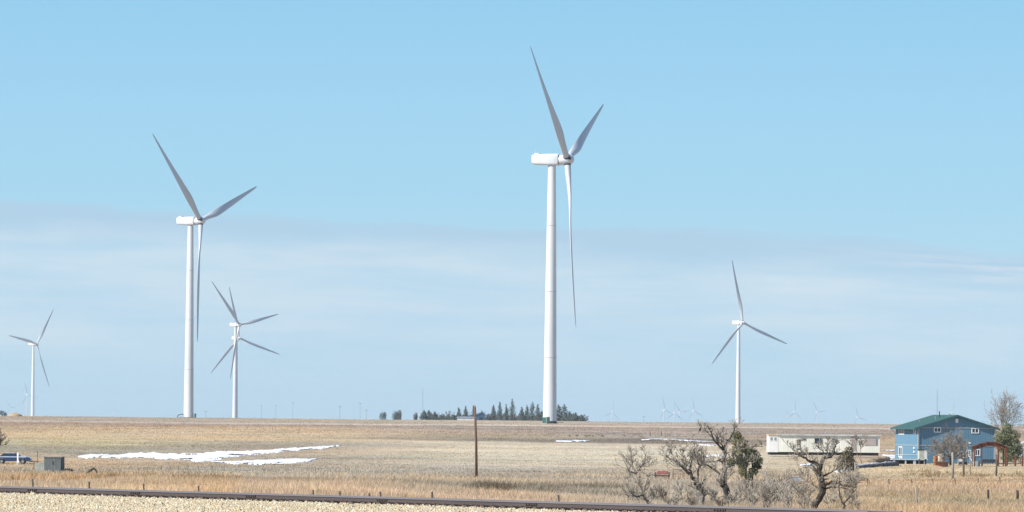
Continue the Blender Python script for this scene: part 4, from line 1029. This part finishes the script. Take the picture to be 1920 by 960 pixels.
# ------------------------------------------------------------------ mobile home
MD = 968.0
ml = on(1441, MD); zb = at(1441, 851, MD).z
k_ = MD / F; Lm = 209 * k_
mh = thing('mobile_home', (ml.x, MD, zb), 'long weathered pale mobile home with a flat roof and white left end', 'mobile home', None, R(3))
M_mh = mat('faded_green_panel', (222, 221, 210), .7, .22, .7, 0, (1, 1, .2), col2=(196, 196, 184))
def ribs(m_, period=.3):
    t = m_.node_tree; b = t.nodes['Principled BSDF']; tcn = t.nodes.new('ShaderNodeTexCoord'); sp = t.nodes.new('ShaderNodeSeparateXYZ'); t.links.new(tcn.outputs['Object'], sp.inputs[0])
    s_ = math_n('SINE', math_n('MULTIPLY', sp.outputs[0], 6.283 / period, tree=t), tree=t)
    bn = t.nodes.new('ShaderNodeBump'); bn.inputs['Strength'].default_value = .2; bn.inputs['Distance'].default_value = .02; t.links.new(s_, bn.inputs['Height']); t.links.new(bn.outputs[0], b.inputs['Normal'])
ribs(M_mh)
M_mhw = mat('white_panel', (0.72, 0.72, 0.7), .6, .1, 1, srgb=False)
M_tan = mat('mauve_panel', (168, 156, 150), .8, .2, 1.5)
M_mhdark = mat('dark_under', (60, 56, 52), .9, .3, 2)  # dark brown used on the skirting, door and one window frame
Hm = 2.85
MB().box((Lm / 2 + .8, 1.7, .35 + Hm / 2), (Lm - 1.6, 3.4, Hm)).build('body', M_mh, mh)
MB().box((.8, 1.7 - .01, .3 + Hm / 2), (1.6, 3.44, Hm)).build('end_room', M_mhw, mh)
M_mroof = mat('worn_roof_metal', (206, 208, 204), .5, .3, .9, .2, (1, 2, 1), .2, col2=(150, 146, 138))
MB().box((Lm / 2 + .9, 1.7, .35 + Hm + .1), (Lm - 1.4, 3.9, .2)).build('roof', M_mroof, mh)
MB().box((Lm / 2 + .9, -.2, .35 + Hm + .02), (Lm - 1.4, .12, .12)).build('roof_edge', M_mroof, mh)
MB().box((.8, 1.7, .3 + Hm + .1), (1.75, 3.7, .18)).build('roof', mat('tan_roof', (196, 164, 124), .8, .2, 2), mh)
MB().box((Lm / 2, 1.8, .1), (Lm - .3, 3.1, .5)).build('skirting', M_mhdark, mh)
def mwin(x_, z_, w_, h_, fm=M_trim, gm=M_glass, tilt=0):
    m = MB(); t = .07
    for a, e, f, h2 in ((0, h_ / 2, w_ + t, t), (0, -h_ / 2, w_ + t, t), (-w_ / 2, 0, t, h_ - t), (w_ / 2, 0, t, h_ - t), (0, 0, .05, h_ - t)): m.box((x_ + a, -.04, z_ + e), (f, .06, h2))
    fr = m.build('window', fm, mh); MB().box((x_, -.03, z_), (w_ - t, .03, h_ - t)).build('pane', gm, fr)
mwin(.48, 2.55, .42, .6, M_mhw); mwin(1.15, 2.55, .42, .6, M_mhw)
mwin(6.0, 2.55, .7, .4); mwin(8.5, 2.3, 1.25, .75, M_mhdark); mwin(11.25, 2.35, .95, .75)
m = MB(); m.box((5.15, -.03, 1.65), (.55, .06, 1.75)); dr = m.build('door', M_mhdark, mh)
MB().box((5.15, -.07, 1.25), (.4, .02, .5)).build('door_panel', M_mh, dr)
for x_, w_ in ((14.5, .8),): MB().box((x_, -.03, 1.85), (w_, .06, 2.4)).build('cladding_patch', M_tan, mh)
MB().box((Lm - 1.55, -.03, 2.2), (1.9, .06, 1.25)).build('cladding_patch', M_tan, mh)
mwin(Lm - .55, 2.2, .3, 1.1, M_trim)
m = MB(); m.tube([(Lm - .6, .4, -.15), (Lm - .6, .4, .3)], .25, 12); m.build('wheel', M_dark, mh)
for x_ in (3.0, 10.0, 12.6): MB().tube([(x_, 1.2, Hm + .5), (x_, 1.2, Hm + .85)], .09, 8).build('roof_vent', M_steel, mh)

# ------------------------------------------------------------------ rusty red arbor in front of the house
M_rbrick = mat('rust_red_timber', (118, 62, 38), .85, .5, 3.4, .5, (1, 1, .6), col2=(62, 36, 28))
AD = 852.0; b = on(1857, AD); ka = AD / F
ar = thing('garden_arbor', b, 'rust red timber arbor with an arched roof before the blue house', 'arbor')
def ap(a, c, dy=0): v = at(a, c, AD + dy) - b; return v
for a, w_ in ((1827.5, .17), (1841, .15), (1872, .24), (1886, .32)):
    q = ap(a, 838, 0); MB().box((q.x, 0, q.z / 2 - .1), (w_, w_, q.z + .2)).build('post', M_rbrick, ar)
for a, w_ in ((1830, .15), (1884, .15)):
    q = ap(a, 838, 0); MB().box((q.x, 2.4, q.z / 2 - .1), (w_, w_, q.z + .2)).build('post', M_rbrick, ar)
arc = [ap(1824, 838.5), ap(1838, 833), ap(1850, 829.5), ap(1862, 829.5), ap(1876, 833), ap(1889, 839)]
for dy in (0, 2.4):
    m = MB()
    for i in range(len(arc) - 1):
        a_, c_ = arc[i], arc[i + 1]; m.prism([(a_.x, a_.z - .55), (c_.x, c_.z - .55), (c_.x, c_.z), (a_.x, a_.z)], dy - .08, dy + .08)
    m.build('arched_beam', M_rbrick, ar)
m = MB(); r_ = random.Random(5)
for k in range(26):
    t = k / 25 * (len(arc) - 1); i = min(int(t), len(arc) - 2); q = arc[i].lerp(arc[i + 1], t - i)
    m.box((q.x, 1.2, q.z + .05 + r_.uniform(-.04, .06)), (.13, 3.1, .1), r_.uniform(-.06, .06))
m.build('rafters', M_rbrick, ar)
MB().box((ap(1832, 865).x, .5, .35), (1.0, .06, .9)).build('panel', M_trim, ar)
# things in the yard
def barrel(px_, D, h, rd, m_, label, name='barrel', cat='barrel'):
    b = on(px_, D); root = thing(name, b, label, cat); z0 = 0
    pr_ = [(0, rd * .92), (.04, rd * .97), (h * .3, rd), (h * .33, rd * 1.04), (h * .36, rd), (h * .63, rd), (h * .66, rd * 1.04), (h * .69, rd), (h - .04, rd * .97), (h, rd * .92)]
    MB().tube([(0, 0, z) for z, _ in pr_], [q for _, q in pr_], 20).build('shell', m_, root, True)
    MB().tube([(0, 0, h - .02), (0, 0, h + .015)], rd * .85, 20).build('lid', m_, root); return root
barrel(1764, 866, 1.75, .62, mat('tan_barrel', (186, 172, 158), .6, .25, 1.5), 'pale tan round tank beside the trunk of the round grey tree', 'storage_tank', 'tank')
barrel(1754, 864, 1.45, .36, mat('rust_barrel', (168, 112, 66), .8, .4, 2), 'orange rusty barrel left of the pale tan tank')
fr_ = thing('fire_ring_table', on(1766, 835), 'flat dark rusty disc on a low base in front of the tanks', 'fire pit')
MB().tube([(0, 0, .62), (0, 0, .68), (0, 0, .74)], [1.35, 1.45, 1.1], 28).build('disc_top', M_rust, fr_)
MB().tube([(0, 0, -.1), (0, 0, .62)], [.95, .9], 20).build('base_drum', mat('clay_base', (170, 120, 92), .9, .3, 2), fr_)
# wooden swing frame / ladder stand with a tub
fs = thing('garden_stand', on(1807, 872), 'weathered grey timber stand before the house door, dark tub under it', 'stand')
for x_ in (-.75, .55):
    for y_ in (0, 1.0): MB().box((x_, y_, 1.55), (.09, .09, 3.2)).build('post', M_grey, fs)
for z_ in (3.1, 1.6, 1.1): MB().box((-.1, 0, z_), (1.5, .07, .08)).build('rail', M_grey, fs)
MB().box((-.1, .5, 1.0), (1.3, 1.0, .06)).build('shelf', M_trim, fs)
MB().tube([(-.1, .4, .1), (-.1, .4, .55)], [.62, .72], 18).build('tub', M_dark, fs)
st2 = thing('leaning_ladder', on(1826, 880), 'short pale ladder leaning beside the timber stand', 'ladder')
m = MB(); m.tube([(-.9, 0, 1.6), (.1, 0, 0)], .04, 6); m.tube([(-.9, .4, 1.6), (.1, .4, 0)], .04, 6)
m.build('side_rails', M_wtrim, st2)
m = MB()
for k in range(5): m.tube([(-.8 + k * .19, 0, 1.45 - k * .31), (-.8 + k * .19, .4, 1.45 - k * .31)], .025, 5)
m.build('rungs', M_wtrim, st2)
lm = thing('yard_lamp', on(1823, 848), 'dark yard lamp with a tilted head left of the red arbor', 'lamp')
MB().tube([(0, 0, 0), (0, 0, 3.0), (-.35, 0, 3.45)], .05, 6).build('lamp_post', M_dark, lm); MB().box((-.42, 0, 3.5), (.3, .2, .14)).build('lamp_head', M_wtrim, lm)
tb = thing('garden_bench', on(1856, 868), 'low dark bench in the shade behind the red arbor', 'bench')
MB().box((0, 0, .45), (2.6, .5, .1)).build('seat', M_dark, tb); MB().box((0, .25, .75), (2.6, .07, .45)).build('backrest', M_dark, tb)
for x_ in (-1.1, 1.1): MB().box((x_, 0, .2), (.1, .45, .42)).build('leg', M_dark, tb)
# far right: white shed behind bare brush
ws = thing('white_shed', on(1925, 980), 'white shed cut by the right border behind the juniper', 'shed', None, R(8))
MB().prism([(-1.9, -.3), (1.9, -.3), (1.9, 1.9), (0, 2.7), (-1.9, 1.9)], 0, 2.6).build('walls', M_mhw, ws)
MB().prism([(-2.1, 1.86), (0, 2.72), (2.1, 1.86), (2.1, 1.98), (0, 2.86), (-2.1, 1.98)], -.2, 2.8).build('roof', M_mroof, ws)
MB().box((-.4, -.02, .8), (.8, .05, 1.7)).build('door', M_trim, ws)
auto_tree('bare_shrub', on(1911, 900), 3.4, 'bare brown shrub in front of the white shed at the right border', 91, spread=.7, tmin=.02, stems=5, mats=(M_bark, M_twig2, M_twig2), cat='shrub', rad=.05)
pl_ = thing('rust_posts', on(1911, 860), 'pair of rust brown short posts right of the juniper', 'posts')
for x_ in (-.6, .5): MB().box((x_, 0, .7), (.28, .28, 1.7)).build('post', M_rbrick, pl_)

# ------------------------------------------------------------------ red implement and wire gate
M_red = mat('faded_red_paint', (140, 78, 72), .8, .4, 4.0, .1, col2=(84, 48, 42))
ID = 590.0; b = on(1238, ID); ki = ID / F
im = thing('hay_rake', b, 'faded red rusty farm rake with curved tines standing in the grass', 'farm implement', None, R(-6))
zt = (at(1240, 883, ID) - b).z
m = MB(); v = []; K = 14; n_ = 9
for i in range(n_ + 1):
    xx = -.35 + 1.15 * i / n_; rr_ = .42 * (1 if 0 < i < n_ else .92)
    for k in range(K + 1):
        a = math.pi * (.1 + .8 * k / K); v.append((xx, rr_ * math.cos(a), zt - .42 + rr_ * math.sin(a)))
m.add(v, [(i * (K + 1) + k, i * (K + 1) + k + 1, (i + 1) * (K + 1) + k + 1, (i + 1) * (K + 1) + k) for i in range(n_) for k in range(K)])
hood = m.build('hood', M_red, im)
sm = hood.modifiers.new('thickness', 'SOLIDIFY'); sm.thickness = .03
MB().tube([(-.5, 0, zt - .5), (.95, 0, zt - .5)], .06, 8).build('axle', M_rust, im)
m = MB()
for k in range(11):
    x_ = -.42 + k * .125; m.tube([(x_, -.35, zt - .3), (x_ + .02, -.5, zt - .6), (x_ + .02, -.42, zt - .85), (x_, -.2, .02)], .028, 5)
m.build('tines', M_rust, im)
m = MB(); m.tube([(-.45, 0, zt - .45), (-.9, -.1, zt - .4), (-1.2, -.1, zt - .5), (-1.32, -.1, zt - .62)], .05, 6); m.build('tongue', M_rust, im)
MB().box((-1.27, -.1, zt - .52), (.26, .2, .26)).build('hitch', M_dark, im)
for x_ in (.92, -.52):
    w_ = MB(); w_.tube([(x_ - .04, 0, .35), (x_ + .04, 0, .35)], .42, 20); w_ = w_.build('wheel', M_dark, im)
    MB().tube([(x_ - .06, 0, .35), (x_ + .06, 0, .35)], .2, 12).build('rim', M_red, w_)
gt = thing('wire_gate', on(1276, 590), 'rusty square wire gate lying upright in grass right of the red rake', 'gate')
m = MB(); h0, h1, hw = .12, 1.05, .78
m.tube([(-hw, 0, h0 - .2), (-hw, 0, h1)], .035, 6); m.tube([(hw, 0, h0 - .2), (hw, 0, h1)], .035, 6); m.tube([(-hw, 0, h1), (hw, 0, h1)], .03, 6); m.tube([(-hw, 0, h0), (hw, 0, h0)], .03, 6)
m.build('frame', M_rust, gt)
m = MB()
for k in range(1, 8): m.tube([(-hw + 2 * hw * k / 8, 0, h0), (-hw + 2 * hw * k / 8, 0, h1)], .012, 4)
for k in range(1, 5): m.tube([(-hw, 0, h0 + (h1 - h0) * k / 5), (hw, 0, h0 + (h1 - h0) * k / 5)], .012, 4)
m.build('mesh_wires', M_rust, gt)
sg = thing('metal_trough', on(1492, 560), 'blue grey metal trough left of the gnarled bare tree', 'trough')
M_bg = mat('blue_grey_metal', (140, 152, 166), .5, .2, 2, 0)
MB().prism([(-.45, .05), (.45, .05), (.55, .55), (-.55, .55)], -.3, .3).build('tank', M_bg, sg); MB().prism([(-.58, .55), (.58, .55), (.58, .6), (-.58, .6)], -.33, .33).build('rim', M_steel, sg)
for x_ in (-.4, .4): MB().box((x_, 0, 0), (.08, .5, .25)).build('leg', M_steel, sg)
# black bird on a twig tip
bd = thing('bird', at(1312, 808, 291.5), 'small black bird perched on a branch tip above the snow streak', 'bird')
m = MB(); v = []; K = 10
for i in range(9):
    t = i / 8; zz = .0 + .17 * t; ww = .055 * math.sin(math.pi * min(1, t * .93 + .07)) ** .6 + .004
    if t > .75: ww *= .75
    v += [(ww * math.cos(2 * math.pi * k / K) + .03 * t, ww * 1.1 * math.sin(2 * math.pi * k / K), zz) for k in range(K)]
m.add(v, [(i * K + k, i * K + (k + 1) % K, (i + 1) * K + (k + 1) % K, (i + 1) * K + k) for i in range(8) for k in range(K)] + [tuple(range(K)), tuple(8 * K + k for k in range(K))])
m.tube([(.05, 0, .15), (.11, 0, .145)], [.014, .003], 5)
m.prism([(-.03, .04), (-.075, -.09), (-.045, -.1), (.0, .02)], -.02, .02)
m.build('body', M_dark, bd, True)

# ------------------------------------------------------------------ bent dead branch, shed, blue car at the left
b = on(172, 560); root = thing('dead_branch', b, 'dark bent dead branch arching out of the grass right of the grey shed', 'branch')
def lp(a, c): v = at(a, c, 560) - b; v.y = 0; return v
MB().tube([lp(157, 892), lp(164, 887), lp(171, 881), lp(176, 878.5), lp(179.5, 881), lp(181, 886), lp(179, 893)], [.07, .11, .13, .11, .09, .07, .04], 7).build('bough', M_bark, root)
MB().tube([lp(180, 884), lp(184, 886)], [.03, .015], 5).build('twig', M_bark, root)
SD = 620.0; b = on(101.5, SD); ks = SD / F
sh_ = thing('plank_shed', b, 'small square shed of weathered grey planks by the left border', 'shed', None, R(-7))
M_plank = mat('grey_plank', (112, 118, 118), .9, .45, 2.2, .4, (5, 5, .25), col2=(66, 72, 74))
hS = (at(101, 857.5, SD) - b).z
m = MB(); r_ = random.Random(3); x_ = -.93
while x_ < .9:
    wd = r_.uniform(.12, .2); m.box((x_ + wd / 2, -.9 + r_.uniform(-.015, .015), hS / 2), (wd * .95, .04, hS + r_.uniform(-.06, .04))); x_ += wd
m.build('front_planks', M_plank, sh_)
for s in (-1, 1):
    m = MB(); y_ = -.85
    while y_ < .85: m.box((s * .94, y_ + .08, hS / 2), (.04, .16, hS + r_.uniform(-.05, .03))); y_ += .17
    m.build('side_planks', M_plank, sh_)
MB().box((0, .9, hS / 2), (1.84, .04, hS - .06)).build('back_planks', M_plank, sh_)
MB().box((0, 0, hS + .045), (2.02, 2.0, .06)).build('roof', M_grey, sh_)
MB().box((.05, -.94, hS * .62), (.12, .03, .34)).build('hatch', M_dark, sh_)
MB().box((-.2, -.93, .06), (1.0, .05, .14)).build('base_gap', M_dark, sh_)
cr_ = thing('low_crate', on(77, 628), 'low pale bleached crate standing left of the grey plank shed', 'crate')
m = MB()
for k in range(6): m.box((-.5 + k * .2, -.35, .42), (.17, .04, .9))
m.build('front_slats', M_pale, cr_)
for s in (-1, 1): MB().box((s * .6, 0, .42), (.04, .7, .86)).build('side', M_pale, cr_)
MB().box((0, .35, .42), (1.16, .04, .84)).build('back', M_pale, cr_); MB().box((0, 0, .9), (1.26, .78, .04)).build('lid', M_pale, cr_)
db = thing('shed_shadow_clump', on(126, 618), 'low black clump standing in for the shed shadow on the ground right of the grey shed', 'shed_shadow')
leafy('shed_shadow', db, [(0, 0, .12, .55, .4, .2), (.3, 0, .08, .35, .3, .14)], 500, .14, M_bark, 180, 'shed_shadow')  # black leaf faces stand in for the shadow cast by the shed
cb = thing('drawbar', on(66, 664), 'thin dark drawbar between the blue car and the shed', 'drawbar')
MB().tube([(-.7, 0, .95), (.0, 0, .9), (.7, 0, .88)], [.07, .05, .03], 6).build('bar', M_dark, cb)
MB().tube([(-.15, 0, -.1), (-.15, 0, .9)], .04, 6).build('stand', M_dark, cb)
# blue car
CD = 742.0; M_car = mat('blue_car_paint', (0.015, 0.04, 0.12), .3, .2, 1.5, srgb=False, coat=.6)
M_carsheen = mat('car_reflection', (0.45, 0.55, 0.68), .5, .25, 2, srgb=False)  # pale tone painting the light reflected off the car top
M_tyre = mat('tyre_rubber', (0.02, 0.02, 0.022), .9, .2, 3, srgb=False)
b = on(24, CD); car = thing('parked_car', b, 'dark blue old saloon car parked at the left border, pale reflected light coloured onto its top edges', 'car')
prof = [(-2.4, .42), (-2.42, .75), (-2.3, .92), (-1.5, .98), (-.9, 1.0), (1.0, 1.0), (2.0, .93), (2.32, .8), (2.38, .55), (2.3, .38)]
def arch(cx, r_=.38, z=.36): return [(cx + r_ * math.cos(a), z + r_ * math.sin(a)) for a in np.linspace(0, math.pi, 8)]
poly = prof + arch(1.35) + arch(-1.4)
secs = [(-.86, .94, .03), (-.8, 1, 0), (.8, 1, 0), (.86, .94, .03)]
m = MB(); n_ = len(poly); vs = []
for y_, sc_, dz in secs: vs += [(x * sc_ ** .3, y_, .6 + (z - .6) * sc_) for x, z in poly]
fs_ = [(i * n_ + k, i * n_ + (k + 1) % n_, (i + 1) * n_ + (k + 1) % n_, (i + 1) * n_ + k) for i in range(3) for k in range(n_)] + [tuple(range(n_)), tuple(3 * n_ + k for k in range(n_))]
m.add(vs, fs_); body = m.build('body', M_car, car)
m = MB(); lo = [(-1.65, -.78), (1.05, -.78), (1.05, .78), (-1.65, .78)]; up_ = [(-1.05, -.62), (.35, -.62), (.35, .62), (-1.05, .62)]
m.add([(x, y, .99) for x, y in lo] + [(x, y, 1.4) for x, y in up_], [(0, 1, 5, 4), (1, 2, 6, 5), (2, 3, 7, 6), (3, 0, 4, 7), (4, 5, 6, 7)]); m.build('windows', M_glass, car)
MB().box((-.35, 0, 1.42), (1.42, 1.26, .06)).build('roof', M_carsheen, car, bevel=.02)
m = MB()
for s in (-1, 1):
    for (x0_, x1_) in ((-1.65, -1.05), (-.35, -.3), (1.05, .35)): m.tube([(x0_, s * .785, 1.0), (x1_, s * .63, 1.4)], .035, 5)
m.build('pillars', M_car, car)
MB().prism([(1.0, 1.003), (2.0, .935), (2.3, .82), (2.3, .85), (2.0, .97), (1.0, 1.04)], -.78, .78).build('hood', M_carsheen, car)
m = MB(); m.box((-.3, -.875, .93), (4.2, .03, .13)); m.build('side_reflection', M_carsheen, car)  # pale strip colours in the reflection along the body side
MB().box((2.42, 0, .5), (.1, 1.7, .16)).build('bumper', M_steel, car); MB().box((-2.45, 0, .5), (.1, 1.7, .16)).build('bumper', M_steel, car)
for s in (-1, 1): MB().tube([(2.3, s * .62, .72), (2.4, s * .62, .72)], .1, 10).build('headlight', M_wtrim, car)
for x_ in (1.35, -1.4):
    for s in (-1, 1):
        w_ = MB().tube([(x_, s * .68, .33), (x_, s * .87, .33)], .33, 20).build('wheel', M_tyre, car)
        MB().tube([(x_, s * .7, .33), (x_, s * .885, .33)], .18, 14).build('rim', M_steel, w_)
pole('white_post', 33, 874, 33.5, 849, CD - 12, .13, .11, M_wtrim, 'white post standing in front of the blue car', 'post')

# ------------------------------------------------------------------ far farm buildings in the grove
M_fblue = mat('blue_shed_metal', (70, 100, 128), .6, .2, 1)
fb = thing('farm_shed', on(877, 2900), 'long low white farm shed under the horizon trees', 'shed'); fb.location.z = -1.15
lw = 40 * 2900 / F
MB().prism([(-lw / 2, -.5), (lw / 2, -.5), (lw / 2, 2.6), (-lw / 2, 2.6)], 0, 5).build('walls', M_mhw, fb)
MB().prism([(-lw / 2 - .3, 2.5), (lw / 2 + .3, 2.5), (lw / 2 - .2, 3.4), (-lw / 2 + .2, 3.4)], -.3, 5.3).build('roof', M_bg, fb)  # grey-blue roof tone paints in the haze before the shed
for x_ in (-3.2, 0, 3.2): MB().box((x_, -.03, .9), (1.4, .08, 1.6)).build('door', M_wtrim, fb)
fb = thing('blue_farm_shed', on(901.5, 2890), 'small blue grey shed at the right end of the white farm shed', 'shed', None, R(10)); fb.location.z = -.6
MB().prism([(-2.2, -.5), (2.2, -.5), (2.2, 3.6), (0, 4.6), (-2.2, 3.6)], 0, 4).build('walls', M_fblue, fb)
MB().prism([(-2.5, 3.45), (0, 4.62), (2.5, 3.45), (2.5, 3.65), (0, 4.85), (-2.5, 3.65)], -.3, 4.3).build('roof', M_fblue, fb)
MB().box((0, -.04, 1.2), (1.8, .08, 2.6)).build('door', M_dark, fb)

# ------------------------------------------------------------------ haze
hz = MB(); hz.box((0, 19500, 50.5), (30000, 39800, 201)).build
hm = bpy.data.materials.new('haze_air'); hm.use_nodes = True; t = hm.node_tree; t.nodes.clear()
ho = t.nodes.new('ShaderNodeOutputMaterial'); pv = t.nodes.new('ShaderNodeVolumePrincipled')
pv.inputs['Color'].default_value = (0.72, 0.89, 1.0, 1); pv.inputs['Density'].default_value = 3.2e-5; pv.inputs['Anisotropy'].default_value = 0.0
t.links.new(pv.outputs[0], ho.inputs['Volume'])
hob = hz.build('haze', hm); tag(hob, 'thin pale haze over the plain', 'haze', None, 'stuff')
